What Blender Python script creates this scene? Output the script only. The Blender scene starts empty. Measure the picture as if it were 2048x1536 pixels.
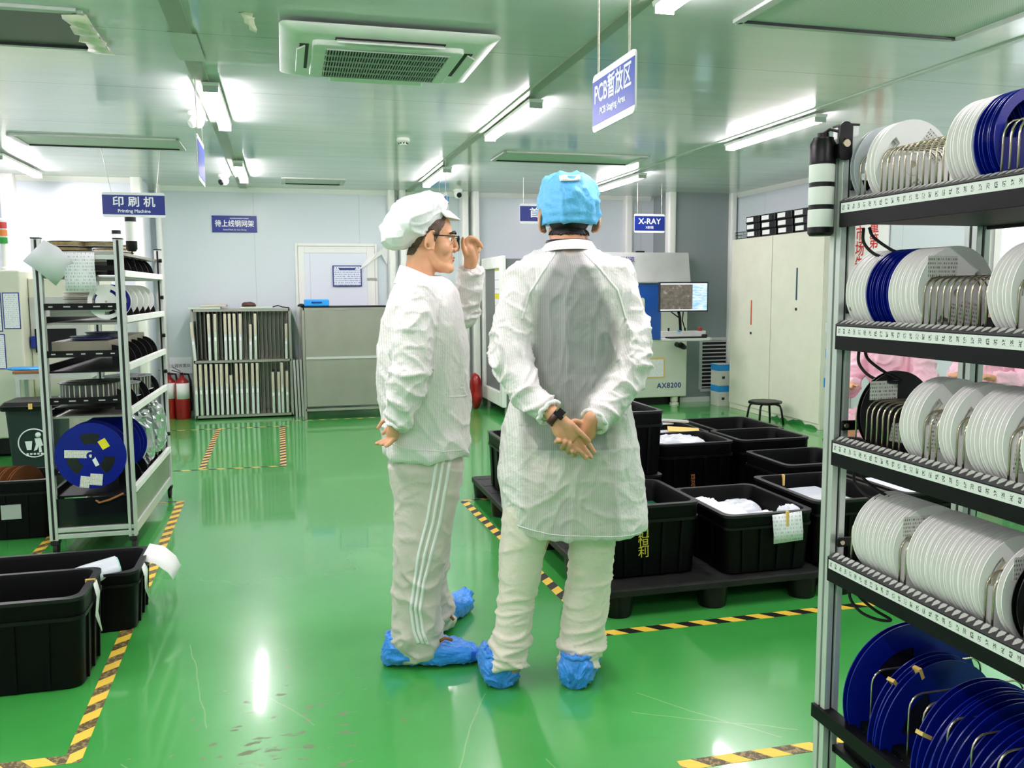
import bpy, bmesh, math, random
from mathutils import Vector, Matrix, noise, Euler
from mathutils.bvhtree import BVHTree
PI = math.pi
scene = bpy.context.scene
COL = scene.collection
random.seed(7)

# ---------------------------------------------------------------- camera, world, exposure
CZ, FPX = 1.365, 1730.0
CM = Matrix(((0.9673115209839047, 0.03283173057356194, -0.2514567534176599),
             (-0.2535266428470573, 0.10285620378663508, -0.96184450027502),
             (-0.005715132413639305, 0.994154253026233, 0.10781770935865469)))
cam_d = bpy.data.cameras.new('camera'); cam = bpy.data.objects.new('camera', cam_d); COL.objects.link(cam)
cam.matrix_world = Matrix.Translation((0, 0, CZ)) @ CM.to_4x4()
cam_d.sensor_fit = 'HORIZONTAL'; cam_d.sensor_width = 36.0; cam_d.lens = 36.0 * FPX / 2048.0
cam_d.clip_start = 0.05; cam_d.clip_end = 100
scene.camera = cam
w = bpy.data.worlds.new('world'); scene.world = w; w.use_nodes = True
w.node_tree.nodes['Background'].inputs[0].default_value = (0.9, 0.95, 1.0, 1)
w.node_tree.nodes['Background'].inputs[1].default_value = 0.3
vs = scene.view_settings
scene.display_settings.display_device = 'sRGB'
vs.view_transform = 'Standard'; vs.look = 'None'; vs.gamma = 1.0; vs.use_curve_mapping = False
vs.exposure = 0.0
LAMP = 92.0
scene.cycles.max_bounces = 8; scene.cycles.diffuse_bounces = 5; scene.cycles.glossy_bounces = 4
scene.cycles.transparent_max_bounces = 12; scene.cycles.sample_clamp_indirect = 6.0
scene.cycles.caustics_reflective = False; scene.cycles.caustics_refractive = False

def ray(px, py):
    return CM @ Vector(((px - 1024) / FPX, -(py - 768) / FPX, -1.0))
def at(px, py, Y):            # a point of the photograph at room depth Y
    d = ray(px, py); return Vector((0, 0, CZ)) + d * (Y / d.y)
def atx(px, py, X):
    d = ray(px, py); return Vector((0, 0, CZ)) + d * (X / d.x)
def atz(px, py, Z):
    d = ray(px, py); return Vector((0, 0, CZ)) + d * ((Z - CZ) / d.z)

# ---------------------------------------------------------------- materials
def lin(c):
    c = c / 255.0
    return c / 12.92 if c <= 0.04045 else ((c + 0.055) / 1.055) ** 2.4
def rgb(r, g, b): return (lin(r), lin(g), lin(b), 1.0)
class NT:
    def __init__(s, name):
        s.m = bpy.data.materials.new(name); s.m.use_nodes = True
        s.t = s.m.node_tree; s.b = s.t.nodes['Principled BSDF']
    def n(s, typ, **kw):
        nd = s.t.nodes.new(typ)
        for k, v in kw.items():
            if k.startswith('i_'):
                key = k[2:]; key = int(key) if key.isdigit() else key.replace('_', ' ')
                nd.inputs[key].default_value = v
            else: setattr(nd, k, v)
        return nd
    def l(s, a, b): s.t.links.new(a, b)
    def ramp(s, fac, stops, interp='LINEAR'):
        r = s.n('ShaderNodeValToRGB'); r.color_ramp.interpolation = interp
        e = r.color_ramp.elements
        while len(e) < len(stops): e.new(0.5)
        for i, (p, c) in enumerate(stops): e[i].position = p; e[i].color = c
        s.l(fac, r.inputs[0]); return r.outputs[0]
    def math(s, op, a, b=None):
        m = s.n('ShaderNodeMath', operation=op)
        for i, v in enumerate((a, b)):
            if v is None: continue
            if isinstance(v, (int, float)): m.inputs[i].default_value = v
            else: s.l(v, m.inputs[i])
        return m.outputs[0]
    def mix(s, f, a, b, blend='MIX'):
        m = s.n('ShaderNodeMix', data_type='RGBA', blend_type=blend)
        for k, v in ((0, f), (6, a), (7, b)):
            if isinstance(v, (int, float, tuple)): m.inputs[k].default_value = v
            else: s.l(v, m.inputs[k])
        return m.outputs[2]
    def noise(s, scale, detail=3, vec=None, rough=0.5):
        nd = s.n('ShaderNodeTexNoise', i_Scale=scale, i_Detail=detail, i_Roughness=rough)
        if vec is not None: s.l(vec, nd.inputs['Vector'])
        return nd.outputs[0]
    def bump(s, h, strength=0.2, dist=0.01):
        b = s.n('ShaderNodeBump', i_Strength=strength, i_Distance=dist)
        s.l(h, b.inputs['Height']); s.l(b.outputs[0], s.b.inputs['Normal'])
    def coord(s, kind='Object'): return s.n('ShaderNodeTexCoord').outputs[kind]
    def mapped(s, scale=(1, 1, 1), rot=(0, 0, 0), kind='Object'):
        m = s.n('ShaderNodeMapping'); m.inputs['Scale'].default_value = scale; m.inputs['Rotation'].default_value = rot
        s.l(s.coord(kind), m.inputs[0]); return m.outputs[0]
    def sep(s, vec):
        x = s.n('ShaderNodeSeparateXYZ'); s.l(vec, x.inputs[0]); return x.outputs
def plain(name, c, rough=0.5, metal=0.0, spec=0.5, var=0.06, vscale=6.0, bump=0.0, bscale=60.0):
    """A plain material with a little procedural variation of colour and roughness."""
    t = NT(name)
    n = t.noise(vscale, 3, t.coord())
    a = tuple(x * (1 - var) for x in c[:3]) + (1,); b = tuple(min(1, x * (1 + var)) for x in c[:3]) + (1,)
    t.l(t.ramp(n, ((0.3, a), (0.7, b))), t.b.inputs['Base Color'])
    t.b.inputs['Roughness'].default_value = rough; t.b.inputs['Metallic'].default_value = metal
    t.b.inputs['Specular IOR Level'].default_value = spec
    if bump: t.bump(t.noise(bscale, 3, t.coord()), bump, 0.004)
    return t.m
def glow(name, c, strength):
    t = NT(name)
    t.b.inputs['Base Color'].default_value = c; t.b.inputs['Emission Color'].default_value = c
    t.b.inputs['Emission Strength'].default_value = strength
    return t.m
M = {}
M['white_paint'] = plain('white_paint', rgb(236, 238, 232), 0.4)
M['cream_paint'] = plain('cream_paint', rgb(222, 222, 204), 0.4, var=0.03)
M['beige_paint'] = plain('beige_paint', rgb(214, 216, 196), 0.4, var=0.03)
M['pale_machine'] = plain('pale_machine', rgb(198, 206, 190), 0.4, var=0.03)
M['grey_machine'] = plain('grey_machine', rgb(112, 116, 116), 0.45, var=0.04)
M['light_grey'] = plain('light_grey', rgb(190, 194, 190), 0.45)
M['alu'] = plain('aluminium', rgb(214, 217, 213), 0.3, metal=0.35, var=0.04)
M['steel'] = plain('stainless_steel', rgb(168, 168, 158), 0.35, metal=0.7, var=0.12, vscale=3)
M['chrome'] = plain('bright_wire', rgb(200, 188, 165), 0.22, metal=0.9)
M['black'] = plain('black_plastic', rgb(6, 6, 7), 0.38, spec=0.3, var=0.3)
M['black_crate'] = plain('black_crate_plastic', rgb(2, 2, 3), 0.48, spec=0.16, var=0.3, bump=0.05)
M['crate_rim'] = plain('worn_crate_rim', rgb(18, 19, 19), 0.4, spec=0.4, var=0.3)
M['black_metal'] = plain('black_powder_coat', rgb(8, 8, 10), 0.5, spec=0.22, var=0.25)
M['dark_slot'] = plain('dark_slot', rgb(22, 28, 30), 0.6)
M['rubber'] = plain('black_rubber', rgb(14, 14, 14), 0.7)
M['paper'] = plain('white_paper', rgb(240, 240, 238), 0.7, var=0.02)
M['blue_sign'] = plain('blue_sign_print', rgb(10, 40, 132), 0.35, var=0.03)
M['lilac_sign'] = plain('lilac_blue_sign_print', rgb(62, 84, 176), 0.35, var=0.03)  # a paler, more lilac blue than the other sign print
M['white_sign'] = plain('white_sign_board', rgb(240, 242, 246), 0.3, var=0.02)
M['red_paint'] = plain('red_paint', rgb(150, 22, 20), 0.3)
M['bin_green'] = plain('dark_green_plastic', rgb(26, 42, 42), 0.45)
M['skin'] = plain('skin', rgb(214, 160, 122), 0.5, var=0.07, vscale=25, spec=0.35)
M['hair'] = plain('black_hair', rgb(18, 15, 13), 0.55, var=0.4, vscale=90, bump=0.4, bscale=300)
M['blue_plastic'] = plain('bright_blue_plastic', rgb(40, 150, 225), 0.4)
M['white_plastic'] = plain('milky_white_plastic', rgb(250, 250, 246), 0.42, var=0.015)
M['reel_grey'] = plain('grey_reel_plastic', rgb(186, 192, 196), 0.4, var=0.03)
M['blue_reel'] = plain('navy_blue_reel_plastic', rgb(5, 24, 132), 0.3, var=0.08, spec=0.4)
M['black_reel'] = plain('black_reel_plastic', rgb(12, 12, 13), 0.35, spec=0.4, var=0.2)
M['tape_white'] = plain('pale_paper_tape', rgb(196, 188, 168), 0.55, var=0.05)
M['tape_dark'] = plain('dark_carrier_tape', rgb(26, 26, 28), 0.25, spec=0.6, var=0.5, vscale=60)
M['kraft'] = plain('brown_card', rgb(150, 96, 52), 0.6, var=0.1)
M['yellow_tape'] = plain('yellow_masking_tape', rgb(226, 190, 104), 0.6)
M['yellow'] = plain('yellow_label', rgb(236, 222, 40), 0.5)
M['foil'] = plain('silver_foil_bag', rgb(205, 208, 210), 0.22, metal=0.8, bump=0.6, bscale=22)
M['clear_film'] = plain('cloudy_plastic_film', rgb(214, 220, 228), 0.25, bump=0.5, bscale=30)
M['pcb'] = plain('green_circuit_board', rgb(20, 90, 62), 0.4, var=0.25, vscale=40)
M['gold_text'] = plain('yellow_paint_lettering', rgb(190, 180, 60), 0.5)
M['navy_text'] = plain('navy_lettering', rgb(30, 44, 120), 0.5)
M['red_text'] = plain('red_lettering', rgb(205, 40, 40), 0.5)
M['glass_dark'] = plain('dark_glass', rgb(20, 24, 26), 0.08)
M['teal_dark'] = plain('dark_mesh_backing', rgb(70, 84, 76), 0.6)

def label_mat(name, base, ink, sx, sy, dens=0.52):
    """White sticker with rows of illegible small print (in the sticker's own X / Z)."""
    t = NT(name)
    x, y, z = t.sep(t.coord())
    row = t.math('FRACT', t.math('MULTIPLY', z, sy))
    rowi = t.math('FLOOR', t.math('MULTIPLY', z, sy))
    cv = t.n('ShaderNodeCombineXYZ'); t.l(t.math('MULTIPLY', x, sx), cv.inputs[0]); t.l(rowi, cv.inputs[1])
    wn = t.noise(1.0, 2, cv.outputs[0])
    a = t.math('GREATER_THAN', row, 0.5); b = t.math('GREATER_THAN', wn, dens)
    t.l(t.mix(t.math('MULTIPLY', a, b), base, ink), t.b.inputs['Base Color'])
    t.b.inputs['Roughness'].default_value = 0.6
    return t.m
M['sticker'] = label_mat('printed_sticker', rgb(232, 231, 222), rgb(96, 98, 96), 420, 130)
M['form'] = label_mat('printed_form', rgb(236, 238, 240), rgb(186, 190, 198), 150, 60, 0.52)
M['form_blue'] = label_mat('printed_blue_form', rgb(226, 232, 242), rgb(120, 138, 184), 110, 42, 0.5)

def cloth_mat(name, c, bump=0.25, grid=True, rough=0.55, sheer=False):
    t = NT(name)
    co = t.coord()
    x, y, z = t.sep(co)
    n = t.noise(7, 4, co)
    base = t.ramp(n, ((0.25, tuple(v * 0.95 for v in c[:3]) + (1,)), (0.75, c)))
    if grid:
        s = t.n('ShaderNodeTexWave', wave_type='BANDS', bands_direction='X', i_Scale=48.0)
        t.l(co, s.inputs['Vector'])
        base = t.mix(t.math('MULTIPLY', t.math('GREATER_THAN', s.outputs['Fac'], 0.75), 0.20), base, rgb(120, 132, 132))
    t.l(base, t.b.inputs['Base Color']); t.b.inputs['Roughness'].default_value = rough
    t.b.inputs['Sheen Weight'].default_value = 0.15
    n2 = t.noise(16, 4, co, 0.6)
    n3 = t.noise(40, 3, co, 0.5)
    t.bump(t.math('ADD', n2, t.math('MULTIPLY', n3, 0.3)), bump, 0.02)
    if sheer:      # thin fabric: part of the light goes straight through; how thin is a vertex attribute
        at_ = t.n('ShaderNodeAttribute', attribute_name='sheer')
        tr = t.n('ShaderNodeBsdfTransparent'); mx = t.n('ShaderNodeMixShader')
        t.l(at_.outputs['Fac'], mx.inputs[0]); t.l(t.b.outputs[0], mx.inputs[1]); t.l(tr.outputs[0], mx.inputs[2])
        t.l(mx.outputs[0], t.t.nodes['Material Output'].inputs[0])
    return t.m
M['coat'] = cloth_mat('thin_white_antistatic_cloth', rgb(243, 239, 236), 0.5, sheer=True)
M['coat_plain'] = cloth_mat('white_antistatic_cloth', rgb(244, 241, 239), 0.35)
M['cap_white'] = cloth_mat('white_cap_cloth', rgb(240, 241, 240), 0.3, grid=False)
M['cap_blue'] = cloth_mat('blue_cap_cloth', rgb(98, 186, 240), 0.45, grid=False)
M['trousers_grey'] = cloth_mat('pale_grey_trouser_cloth', rgb(208, 201, 190), 0.25, grid=False, rough=0.8)
M['trousers_cream'] = cloth_mat('cream_trouser_cloth', rgb(238, 226, 212), 0.3, grid=False, rough=0.8)
M['shirt'] = cloth_mat('grey_green_shirt_cloth', rgb(66, 84, 86), 0.2, grid=False, rough=0.8)
M['shoe_cover'] = cloth_mat('blue_plastic_film', rgb(52, 146, 240), 0.6, grid=False, rough=0.3)
M['pink'] = cloth_mat('pink_smock_cloth', rgb(238, 192, 206), 0.3, grid=False)
M['stripe_white'] = cloth_mat('white_stripe_tape', rgb(240, 242, 240), 0.1, grid=False)
M['leather'] = plain('brown_leather', rgb(70, 30, 22), 0.4)
M['lips'] = plain('lips', rgb(176, 98, 84), 0.45)
# ---------------------------------------------------------------- mesh helpers
class MB:
    """Collects closed shapes; build() links them as ONE mesh object."""
    def __init__(s, mat=None):
        s.v, s.f, s.m = [], [], []
        s.T = mat or Matrix()
    def add(s, vs_, fs_, mi=0):
        o = len(s.v); s.v += [tuple(s.T @ Vector(p)) for p in vs_]
        s.f += [tuple(i + o for i in f) for f in fs_]; s.m += [mi] * len(fs_); return s
    def box(s, x0, x1, y0, y1, z0, z1, mi=0):
        v = [(x, y, z) for x in (x0, x1) for y in (y0, y1) for z in (z0, z1)]
        return s.add(v, [(0, 1, 3, 2), (4, 6, 7, 5), (0, 4, 5, 1), (2, 3, 7, 6), (0, 2, 6, 4), (1, 5, 7, 3)], mi)
    def bar(s, p, q, a, b, up=(0, 0, 1), mi=0):
        """A rectangular bar from p to q, a wide (across) and b high (along up)."""
        p, q = Vector(p), Vector(q); d = (q - p).normalized(); u = Vector(up)
        x = d.cross(u)
        if x.length < 1e-4: x = d.cross(Vector((1, 0, 0)))
        x.normalize(); u = x.cross(d)
        v = [tuple(c + x * (a / 2 * i) + u * (b / 2 * j)) for c in (p, q) for i, j in ((-1, -1), (1, -1), (1, 1), (-1, 1))]
        return s.add(v, [(3, 2, 1, 0), (4, 5, 6, 7), (0, 1, 5, 4), (1, 2, 6, 5), (2, 3, 7, 6), (3, 0, 4, 7)], mi)
    def loft(s, rings, cap=True, mi=0, closed=False):
        n = len(rings[0]); v = [p for r in rings for p in r]; f = []
        k = len(rings)
        for i in range(k - (0 if closed else 1)):
            for j in range(n):
                a, b = i * n, ((i + 1) % k) * n
                f.append((a + j, a + (j + 1) % n, b + (j + 1) % n, b + j))
        if cap and not closed:
            f.append(tuple(range(n - 1, -1, -1))); f.append(tuple((k - 1) * n + j for j in range(n)))
        return s.add(v, f, mi)
    def tube(s, pts, r, n=8, cap=True, mi=0, closed=False):
        pts = [Vector(p) for p in pts]; rings = []
        rr = r if isinstance(r, (list, tuple)) else [r] * len(pts)
        ref = None
        for i, p in enumerate(pts):
            if closed: d = pts[(i + 1) % len(pts)] - pts[i - 1]
            else: d = pts[min(i + 1, len(pts) - 1)] - pts[max(i - 1, 0)]
            d.normalize()
            if ref is None:
                ref = Vector((0, 0, 1)) if abs(d.z) < 0.9 else Vector((1, 0, 0))
            x = (ref - d * ref.dot(d)).normalized(); ref = x; y = d.cross(x)
            rings.append([tuple(p + x * (math.cos(2 * PI * j / n) * rr[i]) + y * (math.sin(2 * PI * j / n) * rr[i])) for j in range(n)])
        return s.loft(rings, cap, mi, closed)
    def cyl(s, p, q, r0, r1=None, n=24, mi=0):
        return s.tube([p, q], [r0, r0 if r1 is None else r1], n, True, mi)
    def lathe(s, prof, n=32, axis='z', org=(0, 0, 0), mi=0, cap=True):
        """prof = [(radius, along)] turned about the axis through org."""
        rings = []
        for r, h in prof:
            ring = []
            for j in range(n):
                a = 2 * PI * j / n; c, d = r * math.cos(a), r * math.sin(a)
                ring.append({'z': (org[0] + c, org[1] + d, org[2] + h), 'y': (org[0] + c, org[1] - h, org[2] + d) if False else (org[0] + d, org[1] + h, org[2] + c),
                             'x': (org[0] + h, org[1] + c, org[2] + d)}[axis])
            rings.append(ring)
        return s.loft(rings, cap, mi)
    def sphere(s, c, r, n=16, k=10, mi=0, rot=None):
        r = (r, r, r) if isinstance(r, (int, float)) else r
        rings = []
        for i in range(1, k):
            t = PI * i / k
            ring = []
            for j in range(n):
                a = 2 * PI * j / n
                p = Vector((r[0] * math.sin(t) * math.cos(a), r[1] * math.sin(t) * math.sin(a), r[2] * math.cos(t)))
                if rot is not None: p = rot @ p
                ring.append(tuple(Vector(c) + p))
            rings.append(ring)
        top = Vector((0, 0, r[2])); bot = Vector((0, 0, -r[2]))
        if rot is not None: top, bot = rot @ top, rot @ bot
        v = [p for q in rings for p in q] + [tuple(Vector(c) + top), tuple(Vector(c) + bot)]
        f = []; m = len(rings)
        for i in range(m - 1):
            for j in range(n):
                f.append((i * n + j, (i + 1) * n + j, (i + 1) * n + (j + 1) % n, i * n + (j + 1) % n))
        for j in range(n):
            f.append((m * n, j, (j + 1) % n)); f.append((m * n + 1, (m - 1) * n + (j + 1) % n, (m - 1) * n + j))
        return s.add(v, f, mi)
    def rcone(s, p, r, q, r2, n=14):
        """A limb piece: two balls and the tapering cone between them."""
        s.sphere(p, r, n, 9); s.sphere(q, r2, n, 9); return s.tube([p, q], [r, r2], n)
    def chain(s, pr, n=14):
        for (p, r), (q, r2) in zip(pr, pr[1:]): s.rcone(p, r, q, r2, n)
        return s
    def prism(s, poly, axis, a, b, mi=0):
        """Extrude a 2-D outline along an axis from a to b."""
        def P(u, v, h): return {'x': (h, u, v), 'y': (u, h, v), 'z': (u, v, h)}[axis]
        n = len(poly); v = [P(u, w_, a) for u, w_ in poly] + [P(u, w_, b) for u, w_ in poly]
        f = [tuple(range(n)), tuple(range(2 * n - 1, n - 1, -1))] + [(i, n + i, n + (i + 1) % n, (i + 1) % n) for i in range(n)]
        return s.add(v, f, mi)
    def mesh(s, name='mesh'):
        me = bpy.data.meshes.new(name); me.from_pydata(s.v, [], s.f); me.polygons.foreach_set('material_index', s.m)
        bm = bmesh.new(); bm.from_mesh(me); bmesh.ops.recalc_face_normals(bm, faces=bm.faces); bm.to_mesh(me); bm.free()
        return me
    def build(s, name, mat, parent=None, bevel=0.0, smooth=False, seg=2):
        return link(name, s.mesh(name), mat, parent, bevel, smooth, seg)
def link(name, me, mat, parent=None, bevel=0.0, smooth=False, seg=2):
    for m_ in (mat if isinstance(mat, (list, tuple)) else [mat]): me.materials.append(M[m_] if isinstance(m_, str) else m_)
    o = bpy.data.objects.new(name, me); COL.objects.link(o)
    if parent is not None: o.parent = parent
    if smooth:
        me.polygons.foreach_set('use_smooth', [True] * len(me.polygons))
        if smooth == 'auto': me.set_sharp_from_angle(angle=0.6)
    if bevel:
        b = o.modifiers.new('soft_edges', 'BEVEL'); b.width = bevel; b.segments = seg; b.limit_method = 'ANGLE'; b.angle_limit = 0.7
        b.harden_normals = False
    return o
def tag(o, label, cat, group=None, kind=None):
    if label: o['label'] = label
    if cat: o['category'] = cat
    if group: o['group'] = group
    if kind: o['kind'] = kind
    return o
def thing(name, label, cat, loc=(0, 0, 0), rz=0.0, group=None):
    o = bpy.data.objects.new(name, None); COL.objects.link(o); o.empty_display_size = 0.1
    o.location = loc; o.rotation_euler = (0, 0, rz)
    return tag(o, label, cat, group)
def struct(name, mb, mat, bevel=0.0, smooth=False):
    o = mb.build(name, mat, None, bevel, smooth); o['kind'] = 'structure'; return o
def dup(root, loc=None, rz=None, label=None, group=None):
    r = root.copy(); COL.objects.link(r)
    if loc is not None: r.location = loc
    if rz is not None: r.rotation_euler = (0, 0, rz)
    if label: r['label'] = label
    if group: r['group'] = group
    for ch in list(root.children):
        c = ch.copy(); COL.objects.link(c); c.parent = r
        for g in list(ch.children):
            d = g.copy(); COL.objects.link(d); d.parent = c
    return r
def rrect(x0, x1, y0, y1, r, n=4):
    out = []
    for cx, cy, a0 in ((x1 - r, y1 - r, 0), (x0 + r, y1 - r, 90), (x0 + r, y0 + r, 180), (x1 - r, y0 + r, 270)):
        for k in range(n + 1):
            a = math.radians(a0 + 90 * k / n); out.append((cx + r * math.cos(a), cy + r * math.sin(a)))
    return out
_tx = {}
def text(s, size, mat, parent, loc, rot=(PI / 2, 0, 0), bold=0.0, thick=0.001, sx=1.0, name='lettering', spacing=1.0, line=1.0):
    """Lettering as a thin mesh; its plane is local XY, turned by rot."""
    key = (s, size, bold, thick, spacing, line)   # bold = the strokes drawn again a little to each side
    if key not in _tx:
        cu = bpy.data.curves.new('lettering', 'FONT'); cu.body = s; cu.size = size; cu.align_x = 'CENTER'; cu.align_y = 'CENTER'
        cu.extrude = thick; cu.resolution_u = 3; cu.space_character = spacing; cu.space_line = line
        to = bpy.data.objects.new('lettering', cu); COL.objects.link(to)
        dg = bpy.context.evaluated_depsgraph_get()
        me = bpy.data.meshes.new_from_object(to.evaluated_get(dg)); _tx[key] = me
        bpy.data.objects.remove(to); bpy.data.curves.remove(cu)
        if bold:
            base = [v.co.copy() for v in me.vertices]; fs = [tuple(p.vertices) for p in me.polygons]; m_ = MB()
            for i_, (dx, dy) in enumerate(((0, 0), (bold, 0), (-bold, 0), (0, bold), (0, -bold))): m_.add([tuple(c + Vector((dx, dy, -.00012 * i_))) for c in base], fs)
            me = bpy.data.meshes.new('lettering'); me.from_pydata(m_.v, [], m_.f); _tx[key] = me
    me = _tx[key].copy()
    o = link(name, me, mat, parent); o.location = loc; o.rotation_euler = rot; o.scale = (sx, 1, 1)
    return o
def curve_pts(pts, n=6):
    """Catmull-Rom through the points."""
    P = [Vector(p) for p in pts]; P = [P[0] * 2 - P[1]] + P + [P[-1] * 2 - P[-2]]; out = []
    for a, b, c, d in zip(P, P[1:], P[2:], P[3:]):
        for i in range(n):
            t = i / n; out.append(.5 * (2 * b + (c - a) * t + (2 * a - 5 * b + 4 * c - d) * t * t + (3 * b - a - 3 * c + d) * t ** 3))
    return out + [P[-2]]
def remesh(mb, voxel, smooth=6, factor=0.5):
    me = mb.mesh('raw'); o = bpy.data.objects.new('raw', me); COL.objects.link(o)
    r = o.modifiers.new('r', 'REMESH'); r.mode = 'VOXEL'; r.voxel_size = voxel
    if smooth:
        q = o.modifiers.new('s', 'SMOOTH'); q.factor = factor; q.iterations = smooth
    dg = bpy.context.evaluated_depsgraph_get()
    out = bpy.data.meshes.new_from_object(o.evaluated_get(dg))
    bpy.data.objects.remove(o); bpy.data.meshes.remove(me)
    return out
def displace(me, fn):
    """Move every vertex along its normal by fn(position, normal)."""
    nrm = [v.normal.copy() for v in me.vertices]
    for v, n_ in zip(me.vertices, nrm): v.co += n_ * fn(v.co, n_)
    me.update()
def ridge(p, sc, off=0.0):
    q = Vector((p[0] * sc[0] + off, p[1] * sc[1] + off * 1.7, p[2] * sc[2]))
    return 1.0 - abs(noise.noise(q)) * 2.0
ORD = ['zeroth', 'first', 'second', 'third', 'fourth', 'fifth', 'sixth', 'seventh', 'eighth', 'ninth', 'tenth', 'eleventh', 'twelfth',
       'thirteenth', 'fourteenth', 'fifteenth', 'sixteenth', 'seventeenth', 'eighteenth', 'nineteenth', 'twentieth', 'twenty-first',
       'twenty-second', 'twenty-third', 'twenty-fourth', 'twenty-fifth', 'twenty-sixth', 'twenty-seventh', 'twenty-eighth', 'twenty-ninth', 'thirtieth',
       'thirty-first', 'thirty-second', 'thirty-third', 'thirty-fourth', 'thirty-fifth', 'thirty-sixth', 'thirty-seventh', 'thirty-eighth']
# ---------------------------------------------------------------- the room
CH = 2.5
X0, X1, Y0, Y1 = -3.3, 5.3, -2.6, 10.1
def floor_mat():
    t = NT('green_epoxy_floor')
    co = t.coord(); x, y, z = t.sep(co)
    n1 = t.noise(1.3, 4, co); n2 = t.noise(9, 5, co, 0.6)
    base = t.ramp(n1, ((0.3, rgb(54, 150, 62)), (0.7, rgb(70, 164, 78))))
    # worn grey-brown patches along the aisle and small pale scuffs
    dx = t.math('MULTIPLY', t.math('SUBTRACT', x, -0.05), 1.4); dy = t.math('MULTIPLY', t.math('SUBTRACT', y, 2.55), 0.95)
    d = t.math('SQRT', t.math('ADD', t.math('MULTIPLY', dx, dx), t.math('MULTIPLY', dy, dy)))
    near = t.math('SUBTRACT', 1.0, t.math('MULTIPLY', d, 1.1)); near = t.math('MAXIMUM', near, 0.0)
    pn = t.noise(16, 6, t.mapped((0.7, 1.5, 1)), 0.65)
    worn = t.math('GREATER_THAN', t.math('ADD', pn, t.math('MULTIPLY', near, 0.17)), 0.735)
    worn = t.math('MULTIPLY', worn, t.math('GREATER_THAN', near, 0.02))
    base = t.mix(t.math('MULTIPLY', worn, 0.75), base, rgb(112, 104, 82))
    wob = t.math('MULTIPLY', t.math('SUBTRACT', t.noise(3, 2, co), 0.5), 0.06)
    tot = None          # thin pale scratches left by dragged things
    for (ax, ay, bx, by) in ((.30, 1.95, .62, 2.75), (1.12, 2.62, 1.42, 2.22), (1.05, 2.5, 1.5, 2.25), (-.28, 2.75, -.40, 3.45), (.1, 2.05, .42, 2.3), (.70, 2.3, .80, 1.7), (-.1, 2.9, .05, 2.68), (-.5, 2.6, -.28, 2.3)):
        L = math.hypot(bx - ax, by - ay); ux, uy = (bx - ax) / L, (by - ay) / L
        px_ = t.math('SUBTRACT', x, ax); py_ = t.math('SUBTRACT', y, ay)
        al = t.math('ADD', t.math('MULTIPLY', px_, ux), t.math('MULTIPLY', py_, uy))
        ac_ = t.math('ADD', t.math('SUBTRACT', t.math('MULTIPLY', px_, -uy), t.math('MULTIPLY', py_, -ux)), wob)
        k_ = t.math('MULTIPLY', t.math('LESS_THAN', t.math('ABSOLUTE', ac_), .0022), t.math('MULTIPLY', t.math('GREATER_THAN', al, 0.0), t.math('LESS_THAN', al, L)))
        tot = k_ if tot is None else t.math('MAXIMUM', tot, k_)
    base = t.mix(t.math('MULTIPLY', tot, 0.25), base, rgb(190, 206, 160))
    t.l(base, t.b.inputs['Base Color'])
    r = t.math('ADD', t.math('MULTIPLY', n2, 0.05), t.math('ADD', 0.22, t.math('MULTIPLY', worn, 0.35)))
    t.l(r, t.b.inputs['Roughness']); t.b.inputs['Specular IOR Level'].default_value = 0.6
    t.b.inputs['Coat Weight'].default_value = 0.6; t.b.inputs['Coat Roughness'].default_value = 0.06; t.b.inputs['Coat IOR'].default_value = 1.55
    t.bump(t.noise(3.0, 0, co), 0.035, 0.02)
    return t.m
def ceil_mat():
    t = NT('pale_steel_ceiling_panels')
    co = t.coord(); x, y, z = t.sep(co)
    fy = t.math('FRACT', t.math('MULTIPLY', t.math('ADD', y, 0.42), 1 / 1.15))
    joint = t.math('LESS_THAN', fy, 0.006)
    n = t.noise(2.0, 2, t.mapped((0.5, 3, 1)))
    base = t.ramp(n, ((0.3, rgb(208, 216, 212)), (0.7, rgb(217, 224, 220))))
    base = t.mix(t.math('MULTIPLY', joint, 0.6), base, rgb(120, 130, 124))
    t.l(base, t.b.inputs['Base Color']); t.b.inputs['Roughness'].default_value = 0.13
    t.b.inputs['Specular IOR Level'].default_value = 0.6; t.b.inputs['Metallic'].default_value = 0.0
    h = t.noise(1.1, 2, t.mapped((0.35, 5.0, 1)))
    t.bump(h, 0.05, 0.05)
    return t.m
def wall_mat(name, c, pitch=1.15, axis=0, rough=0.3):
    t = NT(name)
    co = t.coord(); s = t.sep(co)
    f = t.math('FRACT', t.math('MULTIPLY', t.math('ADD', s[axis], 0.3), 1 / pitch))
    n = t.noise(1.2, 2, co)
    base = t.ramp(n, ((0.3, tuple(v * 0.97 for v in c[:3]) + (1,)), (0.7, c)))
    base = t.mix(t.math('MULTIPLY', t.math('LESS_THAN', f, 0.006), 0.35), base, rgb(140, 150, 152))
    t.l(base, t.b.inputs['Base Color']); t.b.inputs['Roughness'].default_value = rough
    t.bump(t.noise(1.5, 2, co), 0.04, 0.05)
    return t.m
M['floor'] = floor_mat(); M['ceiling'] = ceil_mat()
M['wall'] = wall_mat('pale_blue_grey_wall_panel', rgb(208, 218, 222))
M['wall_y'] = wall_mat('pale_blue_grey_side_panel', rgb(208, 218, 222), axis=1)
M['wall_white'] = wall_mat('white_wall_panel', rgb(224, 231, 240))
M['wall_grey'] = wall_mat('grey_wall_panel', rgb(140, 150, 150), 3.0)
M['column'] = plain('white_column_paint', rgb(232, 234, 228), 0.3, var=0.02)

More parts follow.
